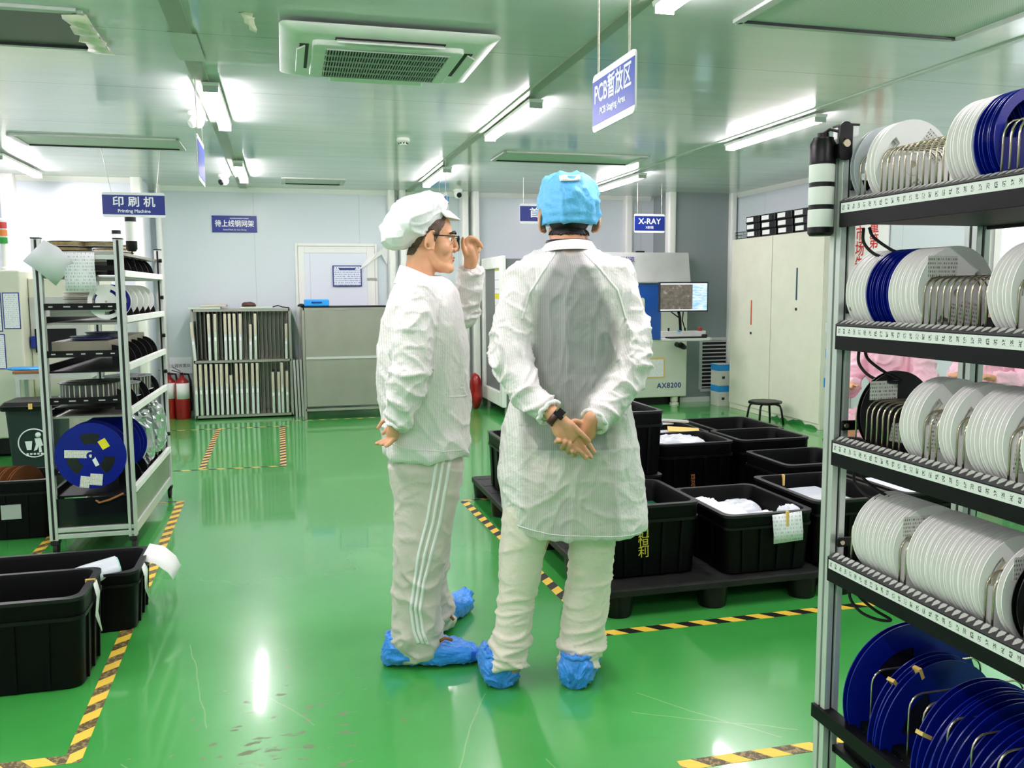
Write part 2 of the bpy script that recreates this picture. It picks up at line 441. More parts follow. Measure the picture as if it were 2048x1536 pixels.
struct('floor', MB().box(X0 - .1, X1 + .1, Y0 - .1, Y1 + .2, -0.1, 0), 'floor')
struct('ceiling', MB().box(X0 - .1, X1 + .1, Y0 - .1, Y1 + .2, CH, CH + 0.1), 'ceiling')
struct('wall_back', MB().box(X0, X1, Y1, Y1 + .1, 0, CH), 'wall')
struct('wall_back_recess', MB().box(X0, -1.36, 9.5, Y1, 0, CH), 'wall_white')
struct('wall_right', MB().box(X1, X1 + .1, Y0, Y1, 0, CH), 'wall_y')
struct('wall_left', MB().box(X0 - .1, X0, Y0, Y1, 0, CH), 'wall_y')
struct('wall_rear', MB().box(X0, X1, Y0 - .1, Y0, 0, CH), 'wall')
struct('wall_louvred', MB().box(4.47, X1, 9.55, Y1, 0, CH), 'wall_grey')
def column(n, x0, x1, y0, y1):
    m = MB()
    m.prism(rrect(x0, x1, y0, y1, 0.025), 'z', 0, CH); struct('trim_%d' % n, m, 'column', smooth='auto')
column(1, -2.60, -2.48, 9.36, 9.52); column(2, -1.44, -1.34, 9.38, 9.53); column(3, -1.30, -1.24, 9.98, 10.12)
column(4, 1.17, 1.25, 9.98, 10.12); column(5, 1.30, 1.37, 9.94, 10.12); column(6, 2.02, 2.10, 9.96, 10.12)
column(7, 2.14, 2.22, 9.92, 10.12); column(8, 4.06, 4.16, 10.0, 10.12); column(9, 4.40, 4.50, 9.50, 9.62)
column(10, 5.20, 5.28, 9.48, 9.57); column(11, 5.22, 5.32, 5.55, 5.75); column(12, 5.22, 5.32, 4.35, 4.5); column(13, 5.24, 5.32, 3.6, 3.7)
k = 14
for a, b, y in ((-1.36, 1.2, Y1), (1.2, 2.14, Y1), (2.2, 4.42, Y1)):
    struct('trim_%d' % k, MB().prism([(y, CH), (y - .05, CH), (y - .012, CH - .05), (y, CH - .05)], 'x', a, b), 'column'); k += 1
struct('trim_%d' % k, MB().prism([(9.5, CH), (9.45, CH), (9.488, CH - .05), (9.5, CH - .05)], 'x', X0, -1.36), 'column'); k += 1
struct('trim_%d' % k, MB().prism([(X1, CH), (X1 - .05, CH), (X1 - .012, CH - .05), (X1, CH - .05)], 'y', Y0, 9.5), 'column'); k += 1
struct('baseboard_back', MB().box(-1.36, 4.42, Y1 - .012, Y1, 0, 0.06), 'column')
struct('baseboard_right', MB().box(4.50, 4.99, 9.536, 9.55, 0, 0.06), 'column')
# flat steel strips under the ceiling joints, running down the room
M['strip'] = plain('olive_steel_strip', rgb(150, 162, 140), 0.35, var=0.05)
M['strip_pale'] = plain('pale_steel_strip', rgb(196, 204, 194), 0.3, var=0.04)
struct('trim_%d' % k, MB().box(-0.435, -0.355, Y0, Y1, CH - .012, CH), 'strip'); k += 1
struct('trim_%d' % k, MB().box(1.385, 1.445, Y0, Y1, CH - .010, CH), 'strip'); k += 1
struct('trim_%d' % k, MB().box(3.285, 3.325, Y0, Y1, CH - .008, CH), 'strip_pale'); k += 1
struct('trim_%d' % k, MB().box(-0.455, -0.335, 4.15, 4.62, CH - .0135, CH - .012), 'strip_pale'); k += 1

# ---------------------------------------------------------------- tube lamps
M['lamp_glow'] = glow('lit_lamp_cover', (1.0, 0.87, 0.955, 1), LAMP)
def make_lamp():
    t = thing('ceiling_lamp', 'x', 'ceiling light', group='tube lamps under the ceiling')
    MB().prism([(-.045, 0), (.045, 0), (.04, -.018), (-.04, -.018)], 'y', -.6, .6).build('lamp_tray', 'white_paint', t)
    MB().prism([(-.034, -.018), (.034, -.018), (.033, -.040), (.022, -.048), (-.022, -.048), (-.033, -.040)], 'y', -.585, .585).build('diffuser', 'lamp_glow', t)
    for s in (-1, 1): MB().box(-.012, .012, s * .42 - .02, s * .42 + .02, -.002, .020).build('clip', 'steel', t)
    for s in (-1, 1): MB().box(-.04, .04, s * .586 - .008, s * .586 + .008, -.05, -.016).build('end_cap', 'light_grey', t, 0.002)
    return t
lamp0 = make_lamp(); first = True
LL = {(-.345, 5.62): 'lit tube lamp beside the olive strip above the white camera',
      (-.345, 8.5): 'small lit tube lamp near the far wall beside the olive strip', (1.47, 5.62): 'lit tube lamp above the two men, right of the cassette air conditioner',
      (1.47, 8.5): "lit tube lamp behind the man in white cap, over the edge-on sign", (3.38, 5.62): 'longest lit tube lamp above the tall white cabinets',
      (3.38, 8.5): 'lit tube lamp just right of the blue cap', (-2.19, 8.48): 'lit tube lamp at the left edge of the photo'}
for x in (-2.19, -.345, 1.47, 3.38):
    for y in (-.3, 2.66, 5.62, 8.5):
        lab = LL.get((x, y), LL.get((x, round(y - .02, 2)), None)) or LL.get((x, 8.48)) if y == 8.5 else LL.get((x, y))
        lab = lab or 'lit tube lamp out of the frame, ceiling row %s across and %s back' % (ORD[int((x + 2.2) / 1.8) + 1], ORD[int((y + .4) / 2.9) + 1])
        o = lamp0 if first else dup(lamp0)
        o.location = (x, y, CH - .020); o['label'] = lab; first = False

# ---------------------------------------------------------------- cassette air conditioner
ac = thing('air_conditioner', 'white square ceiling cassette air conditioner with dark slatted grille', 'air conditioner', (0.49, 4.25, CH))
def ring_panel(mb, rings):
    mb.loft([[(x, y, z) for x, y in rrect(-a, a, -b, b, r, 5)] for a, b, r, z in rings], cap=True)
p = MB(); ring_panel(p, ((.47, .43, .03, -.022), (.475, .435, .035, -.028), (.47, .43, .035, -.034), (.42, .385, .05, -.052), (.40, .36, .05, -.052)))
p.build('panel', 'white_paint', ac, 0, 'auto')
p = MB(); p.prism(rrect(-.335, .335, -.292, .292, .03), 'z', -.075, -.05); p.build('grille_frame', 'white_paint', ac, 0.006)
p = MB(); p.box(-.275, .275, -.245, .245, -.0765, -.0745); p.build('filter_backing', 'dark_slot', ac)
p = MB()
for i in range(44):
    x = -.27 + i * .54 / 43; p.box(x - .0018, x + .0018, -.245, .245, -.082, -.0755)
for i in range(6):
    y = -.245 + i * .098; p.box(-.275, .275, y - .003, y + .003, -.083, -.0755)
p.build('grille', 'light_grey', ac)
for s in (-1, 1):
    MB().box(-.24, .24, s * .322 - .018, s * .322 + .018, -.055, -.0515).build('air_slot', 'dark_slot', ac)
    MB().bar((-.235, s * .335, -.066), (.235, s * .335, -.066), .042, .008, (0, s * .5, 1)).build('flap', 'white_paint', ac, 0.003)
    MB().box(s * .368 - .02, s * .368 + .02, -.21, .21, -.055, -.0515).build('air_slot', 'dark_slot', ac)
    MB().bar((s * .383, -.2, -.066), (s * .383, .2, -.066), .042, .008, (s * .5, 0, 1)).build('flap', 'white_paint', ac, 0.003)

# ---------------------------------------------------------------- return air grilles let into the ceiling
def mesh_mat(name, a, b, s):
    t = NT(name); v = t.n('ShaderNodeTexVoronoi', i_Scale=s); v.inputs['Randomness'].default_value = 0.0
    t.l(t.coord(), v.inputs['Vector'])
    t.l(t.ramp(v.outputs['Distance'], ((0.28, b), (0.36, a))), t.b.inputs['Base Color']); t.b.inputs['Roughness'].default_value = 0.5
    return t.m
M['mesh_dark'] = mesh_mat('dark_perforated_sheet', rgb(92, 100, 90), rgb(40, 46, 42), 95)
M['mesh_pale'] = mesh_mat('pale_perforated_sheet', rgb(206, 214, 204), rgb(124, 138, 128), 95)
def grille(label, x0, x1, y0, y1, mat):
    t = thing('ceiling_vent', label, 'air vent', ((x0 + x1) / 2, (y0 + y1) / 2, CH), group='return air vents in the ceiling')
    a, b = (x1 - x0) / 2, (y1 - y0) / 2
    m = MB()
    for s in (-1, 1):
        m.box(-a, a, s * b - .022, s * b + .022, -.016, 0); m.box(s * a - .022, s * a + .022, -b, b, -.016, 0)
    m.build('frame', 'light_grey', t, 0.003)
    MB().box(-a + .02, a - .02, -b + .02, b - .02, -.008, -.0005).build('mesh', mat, t)
    m = MB().box(-a + .022, a - .022, b - .03, b - .022, -.019, -.008); m.build('recess_shade', 'dark_slot', t)  # dark strip standing in for the shade on the recess's inner edge
    return t
vt = grille('dark mesh ceiling vent at the top left, taped along its edge', -2.0, -.77, 3.95, 4.52, 'mesh_dark')
grille('narrow-looking ceiling vent above the blue printing machine sign', -1.86, -.74, 7.03, 7.48, 'mesh_pale')
grille('ceiling vent above the blue cap and the first article sign', 1.80, 3.05, 7.03, 7.5, 'mesh_pale')
grille('large pale mesh ceiling vent at the top right corner', 1.90, 3.0, 2.75, 3.45, 'mesh_pale')
grille('flat ceiling vent near the far wall left of the white cap', .03, .63, 9.1, 9.55, 'mesh_pale')
# tape hanging loose
def strip_mesh(pts, half, nrm=None):
    v, f = [], []
    for p, h in zip(pts, half): v += [tuple(Vector(p) - Vector(h)), tuple(Vector(p) + Vector(h))]
    for i in range(len(pts) - 1): f.append((2 * i, 2 * i + 1, 2 * i + 3, 2 * i + 2))
    return v, f
def sheet(name, pts, half, mat, parent=None, thick=0.0006, smooth=True):
    m = MB(); m.add(*strip_mesh(pts, half)); o = m.build(name, mat, parent, 0, smooth)
    s = o.modifiers.new('thickness', 'SOLIDIFY'); s.thickness = thick; s.offset = 0
    return o
M['tape_clear'] = plain('yellowed_packing_tape', rgb(236, 230, 210), 0.3, var=0.08, vscale=20, bump=0.5, bscale=30)
tp = sheet('packing_tape', [(.60, -.27 + i * .06, -.018 - .012 * abs(math.sin(i * 1.9))) for i in range(11)],
           [(.045 + .012 * math.sin(i * 2.3), .01, .006 * math.cos(i * 3)) for i in range(11)], 'tape_clear', vt)
tp['label'] = 'crumpled yellowish packing tape along the vent edge'
o = sheet('peeling_tape', [(.0 + .004 * i + .004 * math.sin(i * 2.0), .007 * i, -.001 - .0009 * i * i) for i in range(9)], [(.028 - .0015 * i, .006 * math.sin(i), .006)] * 9 if False else [(.030 - .002 * i, .006 * math.sin(i), .006 * math.cos(i * 1.3)) for i in range(9)], 'tape_clear')
o.location = tuple(atz(488, 24, CH)); tag(o, 'loose end of clear tape hanging from the ceiling left of the air conditioner', 'tape')

# ---------------------------------------------------------------- cameras and smoke detector
def dome(label, loc, rz, tilt, face='black'):
    t = thing('security_camera', label, 'security camera', loc, rz, 'white security cameras under the ceiling')
    MB().lathe([(.052, 0), (.055, -.012), (.05, -.03)], 28).build('base', 'white_paint', t, 0, 'auto')
    m = MB(); m.sphere((0, 0, -.06), .046, 24, 16); m.build('ball', 'white_paint', t, 0, True)
    d = Vector((0, -math.cos(tilt), -math.sin(tilt)))
    MB().cyl(Vector((0, 0, -.06)) + d * .034, Vector((0, 0, -.06)) + d * .05, .03, .027).build('lens', face, t, 0.003)
    return t
dome('larger white dome camera hanging beside the nearest tube lamp', (-.50, 5.95, CH), -1.0, .5, 'white_paint')
dome('white dome camera with black lens beside the small far tube lamp', (-.53, 9.0, CH), -.9, .5)
dome('white dome camera with round black lens on the far wall above the white cap', (1.93, 9.75, CH), .25, .25)
t = thing('smoke_detector', 'round white smoke detector on the ceiling above the white cap', 'smoke detector', (.9, 6.62, CH))
MB().lathe([(.045, 0), (.05, -.012), (.05, -.022), (.03, -.034), (.028, -.05), (.012, -.054)], 28).build('body', 'white_paint', t, 0, 'auto')
m = MB()
for k_ in range(8):
    a = k_ * PI / 4; m.box(.03 * math.cos(a) - .005, .03 * math.cos(a) + .005, .03 * math.sin(a) - .005, .03 * math.sin(a) + .005, -.044, -.034)
m.build('slots', 'dark_slot', t)

# ---------------------------------------------------------------- signs
def sign(name, label, c, rz, wd, ht, big, small, wires=None, face='blue_sign', bs=0.1, ss=0.03, sx=1.0, by=0.12, sy=-0.28, band=0.11, wire_mat='steel', wr=.0025, top=None):
    """A hanging board; its face looks along local -Y. c = centre of the board."""
    t = thing(name, label, 'sign', c, rz)
    b = MB(); b.prism(rrect(-wd / 2, wd / 2, -ht / 2, ht / 2, .018), 'y', -.003, .003); b.build('board', 'white_sign', t)
    MB().box(-wd / 2 + .002, wd / 2 - .002, -.0042, .0042, -ht / 2 + ht * band, ht / 2 - ht * band).build('blue_panel', face, t)
    text(big, bs, 'white_sign', t, (0, -.0048, ht * by), (PI / 2, 0, 0), 0.002 * bs / .1, .0004, sx)
    if small: text(small, ss, 'white_sign', t, (0, -.0048, ht * sy), (PI / 2, 0, 0), 0.0006, .0004, 1.0)
    if wires:
        for x, xt in wires:
            MB().tube([(x, 0, ht / 2 - .01), (xt, 0, CH - c[2])], wr, 6).build('hanging_wire', wire_mat, t)
    return t
M['cord_white'] = plain('twisted_white_cord', rgb(196, 190, 172), 0.7, var=0.2, vscale=120)
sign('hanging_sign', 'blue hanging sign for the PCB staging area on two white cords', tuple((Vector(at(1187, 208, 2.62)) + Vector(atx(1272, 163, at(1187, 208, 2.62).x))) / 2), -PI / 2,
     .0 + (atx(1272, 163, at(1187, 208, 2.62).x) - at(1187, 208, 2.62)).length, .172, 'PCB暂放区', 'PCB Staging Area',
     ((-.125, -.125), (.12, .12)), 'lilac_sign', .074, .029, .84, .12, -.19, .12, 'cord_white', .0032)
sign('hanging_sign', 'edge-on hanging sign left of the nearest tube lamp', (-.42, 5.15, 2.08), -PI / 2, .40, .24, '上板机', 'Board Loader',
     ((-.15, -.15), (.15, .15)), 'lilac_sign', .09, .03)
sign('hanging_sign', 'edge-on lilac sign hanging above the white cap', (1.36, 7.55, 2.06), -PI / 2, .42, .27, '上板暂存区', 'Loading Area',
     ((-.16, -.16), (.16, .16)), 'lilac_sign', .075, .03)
sign('hanging_sign', 'blue printing machine sign hanging on two wires over the left rack', (at(268, 410, 7.5).x, 7.5, at(268, 410, 7.5).z), 0, .465, .195, '印 刷 机', 'Printing Machine',
     ((-.16, -.22), (.17, .21)), 'blue_sign', .085, .036, 1.05, .1, -.25)
sign('hanging_sign', 'blue first article test sign half hidden behind the blue cap', (at(1098, 428, 8.6).x, 8.6, at(1098, 428, 8.6).z), 0, .62, .20, '首件测试', 'First Article Test',
     ((-.27, -.27), (.27, .27)), 'blue_sign', .105, .036, 1.0, .02, -.27, .12)
sign('hanging_sign', 'blue X-RAY sign hanging near the signal tower', (at(1299, 447, 8.8).x, 8.8, at(1299, 447, 8.8).z), 0, .355, .20, 'X-RAY', 'X射线',
     ((-.14, -.14), (.14, .14)), 'blue_sign', .085, .034, 1.05, .1, -.22)
t = thing('wall_sign', 'small blue stencil rack sign fixed flat to the far wall', 'sign', (at(469, 448, 10.08).x, 10.09, at(469, 448, 10.08).z))
MB().box(-.235, .235, -.004, .008, -.09, .09).build('board', 'blue_sign', t)
text('待上线钢网架', .078, 'white_sign', t, (0, -.005, .0), bold=.0015, thick=.0004, sx=.88); text('Stencil Rack for Line Going', .022, 'white_sign', t, (0, -.005, -.062), thick=.0004)
MB().box(-.05, .15, -.0052, -.004, .058, .066).build('printed_line', 'form_blue', t)
t = thing('wall_poster', 'white and blue poster on the far wall behind the white cap', 'poster', (at(872, 412, 10.05).x, 10.09, at(872, 412, 10.05).z))
MB().box(-.16, .16, -.003, .008, -.2, .12).build('sheet', 'paper', t)
MB().box(-.158, .158, -.0042, -.003, .03, .118).build('blue_header', 'blue_plastic', t)

# ---------------------------------------------------------------- tape on the floor
def tape_mat(name, black, yellow, wear, period=.13):
    t = NT(name); co = t.coord(); x, y, z = t.sep(co)
    f = t.math('FRACT', t.math('MULTIPLY', t.math('ADD', x, t.math('MULTIPLY', y, 0.9)), 1 / period))
    st = t.math('GREATER_THAN', f, 0.5)
    n = t.noise(60, 5, co, 0.7)
    blk = t.mix(t.math('GREATER_THAN', n, wear), black, rgb(150, 132, 84))
    t.l(t.mix(st, yellow, blk), t.b.inputs['Base Color']); t.b.inputs['Roughness'].default_value = 0.45
    return t.m
M['hazard_worn'] = tape_mat('worn_yellow_black_tape', rgb(84, 68, 34), rgb(240, 202, 72), 0.52)
M['hazard'] = tape_mat('yellow_black_tape', rgb(24, 24, 22), rgb(240, 200, 70), 0.68)
M['hazard_pale'] = tape_mat('pale_yellow_black_tape', rgb(44, 42, 38), rgb(216, 176, 104), 0.66)
def ftape(label, x0, y0, x1, y1, mat, wd=.05, z=.0008):
    L = math.hypot(x1 - x0, y1 - y0)
    o = MB().box(-.0, L, -wd / 2, wd / 2, 0, z).build('floor_tape', mat); o.location = (x0, y0, 0); o.rotation_euler = (0, 0, math.atan2(y1 - y0, x1 - x0))
    return tag(o, label, 'floor tape', 'yellow and black tapes on the green floor')
ftape('worn hazard tape running up the left aisle beside the two front crates', -.645, 2.64, -.70, 5.92, 'hazard_worn')
ftape('hazard tape across the bottom left corner of the floor', -2.2, 2.70, -.66, 2.664, 'hazard_worn', .05, .0012)
ftape('hazard tape crossing behind the left reel rack', -1.5, 5.93, -.68, 5.93, 'hazard_pale', .03)
ftape('hazard tape left of the reel rack by the crate of brown reels', -1.30, 4.2, -1.33, 7.2, 'hazard_worn')
ftape('slanting hazard tape on the floor left of the stencil rack reflections', -.66, 7.0, -.68, 9.02, 'hazard_pale')
ftape('hazard tape on the floor in front of the right end of the stencil rack', -.05, 6.93, -.06, 9.0, 'hazard_pale')
ftape('thin tape line nearest the camera in front of the stencil rack', -1.2, 6.98, -.03, 6.94, 'hazard_pale', .028, .0012)
ftape('thin tape line at the foot of the stencil rack', -1.2, 9.05, 0.0, 9.03, 'hazard_pale', .028, .0012)
ftape('thin tape line along the foot of the grey steel cabinet', .06, 9.38, 1.15, 9.36, 'hazard_pale', .028)
ftape('hazard tape between the two men along the crate pallets', 1.185, 3.10, 1.09, 5.42, 'hazard')
ftape('hazard tape in front of the crate pallets', 1.20, 3.125, 3.3, 3.12, 'hazard', .05, .0012)
ftape('hazard tape behind the crate pallets', 1.08, 5.44, 3.2, 5.44, 'hazard_pale', .03)
ftape('hazard tape to the far right of the crate pallets, seen through the rack', 3.32, 3.13, 3.32, 5.44, 'hazard')
ftape('worn hazard tape at the bottom of the photo beside the right rack', 1.06, 2.16, 2.3, 2.14, 'hazard_worn')
# ---------------------------------------------------------------- far wall: stencil rack, steel cabinet, door, extinguishers
def frame_box(mb, x0, x1, y0, y1, z0, z1, r, mids=()):
    for x in (x0, x1):
        for y in (y0, y1): mb.box(x - r, x + r, y - r, y + r, z0, z1)
    for z in (z0 + r, z1 - r) + tuple(mids):
        for y in (y0, y1): mb.box(x0, x1, y - r, y + r, z - r, z + r)
        for x in (x0, x1): mb.box(x - r, x + r, y0, y1, z - r, z + r)
    return mb
ZT = at(487, 618, 9.72).z; ZM = at(487, 722, 9.72).z
sr = thing('stencil_rack', 'stainless rack holding upright solder stencils, against the far wall', 'rack', (-.45, 9.72, 0))
MB().add([], []) 
frame_box(MB(), -.5, .5, 0, .34, 0.02, ZT, .013, (ZM,)).build('frame', 'steel', sr)
MB().box(-.49, .49, .02, .33, ZT - .006, ZT).build('top_tray', 'steel', sr)
MB().box(-.49, .49, .01, .33, ZM - .004, ZM + .012).build('middle_shelf', 'steel', sr)
MB().box(-.49, .49, .01, .33, .03, .045).build('bottom_shelf', 'steel', sr)
MB().box(-.49, .49, .335, .34, .05, ZT - .01).build('back_sheet', 'steel', sr)
MB().bar((.05, .325, ZM + .03), (.48, .325, ZT - .04), .035, .006, (0, 1, 0)).build('brace', 'steel', sr)
for i in range(23):
    x = -.46 + i * .042
    for lo, hi in ((.05, ZM - .02), (ZM + .02, ZT - .02)):
        MB().box(x - .0015, x + .0015, .02, .32, lo, hi).build('divider', 'steel', sr)
def stencil(x, z, h, lean, n, label, tone):
    t = thing('stencil', label, 'stencil', (x, 9.70, z), 0, 'solder stencils standing in the rack')
    t.rotation_euler = (0, lean, 0)
    m = MB(); m.prism(rrect(-.0135, .0135, 0, .32, .004), 'z', 0, h); m.build('frame', tone, t)
    k_ = random.random()
    MB().box(-.0138, .0138, -.001, .002, h * (.55 + .1 * k_), h - .004).build('edge_sticker', 'tape_white', t)
    MB().box(-.010, .010, -.0018, .001, h * .42, h * .5).build('edge_sticker', 'paper', t)
M['stencil_pale'] = plain('pale_stencil_frame', rgb(206, 214, 210), 0.35, metal=0.1)
M['stencil_green'] = plain('greenish_stencil_frame', rgb(190, 208, 190), 0.35, metal=0.1)
up = [(300, .50, -.10), (427, .60, 0), (478, .60, .02), (565, .60, .01), (604, .60, .005), (645, .60, .005), (690, .60, .03), (776, .46, .03), (820, .60, .02), (1080, .46, .03)]
lw = [(318, .60, 0), (360, .60, 0), (407, .60, 0), (452, .60, 0), (497, .60, .01), (535, .60, .01), (580, .60, .015), (620, .45, -.01), (667, .60, .0), (705, .60, .01), (750, .60, .015), (800, .60, .015), (840, .60, .02), (975, .47, .0), (1022, .47, .005), (1053, .62, .0), (1092, .48, .01)]
for row, lst, z in (('upper', up, ZM + .016), ('lower', lw, .05)):
    for i, (zx, h, ln) in enumerate(lst):
        px = 320 + zx / 4.267
        X = at(px, 720 if row == 'upper' else 830, 9.70).x
        nm = '%s tier of the stencil rack' % row
        lab = ('short ' if h < .55 else '') + 'pale stencil, %s from the left in the %s' % (ORD[i + 1], nm)
        hh = min(h * (ZT - ZM) / .68, (ZT - ZM) - .05) if row == 'upper' else min(h * ZM / .66, ZM - .075)
        stencil(X, z, hh, ln * .6, i, lab, 'stencil_pale' if (i * 7 + len(lst)) % 3 else 'stencil_green')
for i, (a, b, y, zz, mt, lab) in enumerate(((375, 440, 9.72, .0, 'stencil_green', 'green-edged stencil lying flat on the left of the stencil rack top'),
                                   (400, 452, 9.78, .024, 'tape_white', 'pale board lying on top of the green-edged stencil'),
                                   (480, 545, 9.72, .0, 'stencil_green', 'green-edged stencil lying flat on the right of the stencil rack top'))):
    xa, xb = at(a, 605, y).x, at(b, 605, y).x
    tag(MB().box(xa, xb, y, y + .24, ZT + .001 + zz, ZT + .022 + zz).build('flat_stencil', mt, None, .003), lab, 'stencil', 'things lying on the stencil rack')
def lump(name, c, r, mat, seed, amp=.25, sc=14, squash=.5, vox=None):
    m = MB(); m.sphere((0, 0, 0), (r[0], r[1], r[2]), 28, 18); me = m.mesh()
    for v in me.vertices:
        n_ = noise.noise(v.co * sc + Vector((seed, 0, 0))) * amp + noise.noise(v.co * sc * 2.7 + Vector((0, seed, 0))) * amp * .5
        v.co *= 1 + n_
        v.co.z = max(v.co.z, -r[2] * squash)
    o = link(name, me, mat, None, 0, True); o.location = (c[0], c[1], c[2] + r[2] * squash); return o
tag(lump('cloth_bundle', (at(497, 600, 9.84).x, 9.84, ZT + .023), (.075, .06, .035), 'leather', 3), 'small brown bundle lying on top of the stencil rack', 'bundle')
m = MB(); m.tube([(-.12, 0, .004), (-.06, .01, .012), (0, -.01, .03), (.05, .02, .012), (.12, 0, .004)], .006, 8)
o = m.build('cable', 'rubber', None, 0, True); o.location = (at(555, 600, 9.8).x, 9.8, ZT + .004); tag(o, 'loose dark cable on the right of the stencil rack top', 'cable')

cb = thing('steel_cabinet', 'grey sheet-steel cabinet on legs behind the man in white cap', 'cabinet', (at(610, 838, 9.40).x, 9.40, 0))
ZC = at(690, 615, 9.40).z; zb = at(690, 820, 9.40).z
W_ = .93
M['sheet_steel'] = plain('dull_sheet_steel', rgb(150, 152, 140), 0.5, metal=0.35, var=0.07, vscale=4)
MB().box(.03, W_, .0, .004, zb + .05, ZC - .01).build('front_sheet', 'sheet_steel', cb)
MB().box(.03, W_, -.006, .0, (ZC + zb) / 2 + .005, (ZC + zb) / 2 + .03).build('seam_strip', 'light_grey', cb)
frame_box(MB(), .012, W_, .012, .62, zb, ZC, .013).build('frame', 'steel', cb)
MB().box(0, W_ + .012, .0, .63, ZC, ZC + .012).build('top_sheet', 'black_metal', cb)
MB().box(.02, W_, .60, .61, zb + .03, ZC).build('back_sheet', 'sheet_steel', cb)
for x in (.012, W_):
    for y in (.012, .61): MB().box(x - .013, x + .013, y - .013, y + .013, 0, zb).build('leg', 'steel', cb)
X = at(633, 603, 9.5).x
bx = thing('tool_case', 'bright blue plastic tool case on the steel cabinet', 'case', (X, 9.5, ZC + .013))
MB().box(-.13, .13, -.07, .07, 0, .075).build('body', 'blue_plastic', bx, .012)
MB().box(-.055, .055, -.075, -.068, .035, .05).build('handle', 'blue_sign', bx, .003)
tag(lump('black_glove', (at(602, 607, 9.5).x, 9.5, ZC + .013), (.04, .05, .02), 'rubber', 5), 'crumpled black thing beside the blue tool case', 'glove')
for i in range(3):
    o = MB().box(-.012, .012, 0, .4, 0, .62).build('metal_panel', 'light_grey', None, .002)
    x = at(594 + i * 6.5, 830, 9.62).x; o.location = (x, 9.64, 0.0); o.rotation_euler = (0, -.02, 0)
    tag(o, 'narrow pale metal panel standing beside the steel cabinet, %s from left' % ORD[i + 1], 'panel', 'metal panels between rack and steel cabinet')

# door in the far wall with its frame
dx0, dx1 = at(590, 520, Y1).x, at(754, 520, Y1).x; dz = at(670, 487, Y1).z
d = thing('door_1', None, None, ((dx0 + dx1) / 2, Y1 - .001, 0)); d['kind'] = 'structure'
hw = (dx1 - dx0) / 2
m = MB(); m.box(-hw, -hw + .03, -.02, 0, 0, dz); m.box(hw - .03, hw, -.02, 0, 0, dz); m.box(-hw + .03, hw - .03, -.02, 0, dz - .03, dz); m.build('door_frame', 'column', d, .003)
m = MB()
m.box(-hw + .032, -hw + .10, -.032, 0, .01, dz - .035); m.box(hw - .12, hw - .032, -.032, 0, .01, dz - .035); m.box(-hw + .10, hw - .12, -.032, 0, dz - .11, dz - .035)
m.build('leaf_rim', 'column', d, .003)
MB().box(-hw + .09, hw - .11, -.026, 0, .01, dz - .1).build('leaf', 'wall_white', d)
z_ = at(742, 558, Y1).z
MB().box(hw - .12, hw - .01, -.042, -.03, z_ - .012, z_ + .012).build('latch', 'steel', d, .002)
nt = thing('notice_frame', 'blue-framed notice fixed to the door on the far wall', 'notice', (at(694, 552, Y1).x, Y1 - .04, at(694, 552, Y1).z))
MB().box(-.162, .162, -.008, .0, -.118, .118).build('frame', 'navy_text', nt, .002)
MB().box(-.15, .15, -.0095, -.0075, -.106, .106).build('sheet', 'form_blue', nt)
MB().prism([(-.1, .09), (.1, .09), (.085, .066), (-.085, .066)], 'y', -.0105, -.009).build('title_bar', 'navy_text', nt)
a, b, c = at(725, 530, Y1 - .10), at(768, 500, Y1 - .06), at(777, 522, Y1 - .02)
o = sheet('peeling_sheet', [a, (a + b) / 2 + Vector((0, -.02, 0)), b, c], [Vector((.04, 0, .055)), Vector((.04, 0, .055)), Vector((.03, 0, .05)), Vector((.02, 0, .04))], 'paper', None, .001, False)
tag(o, 'bent white paper strip peeling off the wall by the door', 'paper')

def extinguisher(label, x, y, r=.078):
    t = thing('fire_extinguisher', label, 'fire extinguisher', (x, y, 0), .3, 'red fire extinguishers by the far wall')
    MB().lathe([(r * .96, 0), (r, .01), (r, .36), (r * .9, .40), (r * .55, .435), (.024, .45), (.022, .475)], 28).build('cylinder', 'red_paint', t, 0, 'auto')
    m = MB(); m.prism([(r * 1.012 * math.cos(a_), r * 1.012 * math.sin(a_)) for a_ in [math.radians(-150 + 6 * i) for i in range(21)]] + [(r * .99 * math.cos(a_), r * .99 * math.sin(a_)) for a_ in [math.radians(-30 - 6 * i) for i in range(21)]], 'z', .22, .39)
    m.build('label', 'paper', t, 0, True)
    m = MB(); m.cyl((0, 0, .47), (0, 0, .50), .018, .016, 16); m.bar((-.01, 0, .50), (-.10, 0, .53), .02, .008); m.bar((-.01, 0, .515), (-.09, 0, .565), .02, .006); m.build('valve_lever', 'black', t)
    MB().tube([(.02, 0, .485), (.07, 0, .48), (r + .012, 0, .40), (r + .012, -.01, .2), (r + .010, 0, .08)], .011, 8).build('hose', 'rubber', t, 0, True)
extinguisher('red fire extinguisher with white label left of the stencil rack', at(366, 828, 9.86).x, 9.9)
extinguisher('red fire extinguisher half hidden behind the left reel rack post', at(339, 828, 9.86).x, 9.96, .07)
xs = thing('extinguisher_sign', 'small white sign above the fire extinguishers', 'sign', (at(357, 731, 10.08).x, 10.09, at(357, 731, 10.08).z))
MB().box(-.14, .14, -.004, .008, -.09, .09).build('board', 'white_sign', xs)
text('灭火器放置处', .042, 'dark_slot', xs, (0, -.005, -.005), thick=.0003)

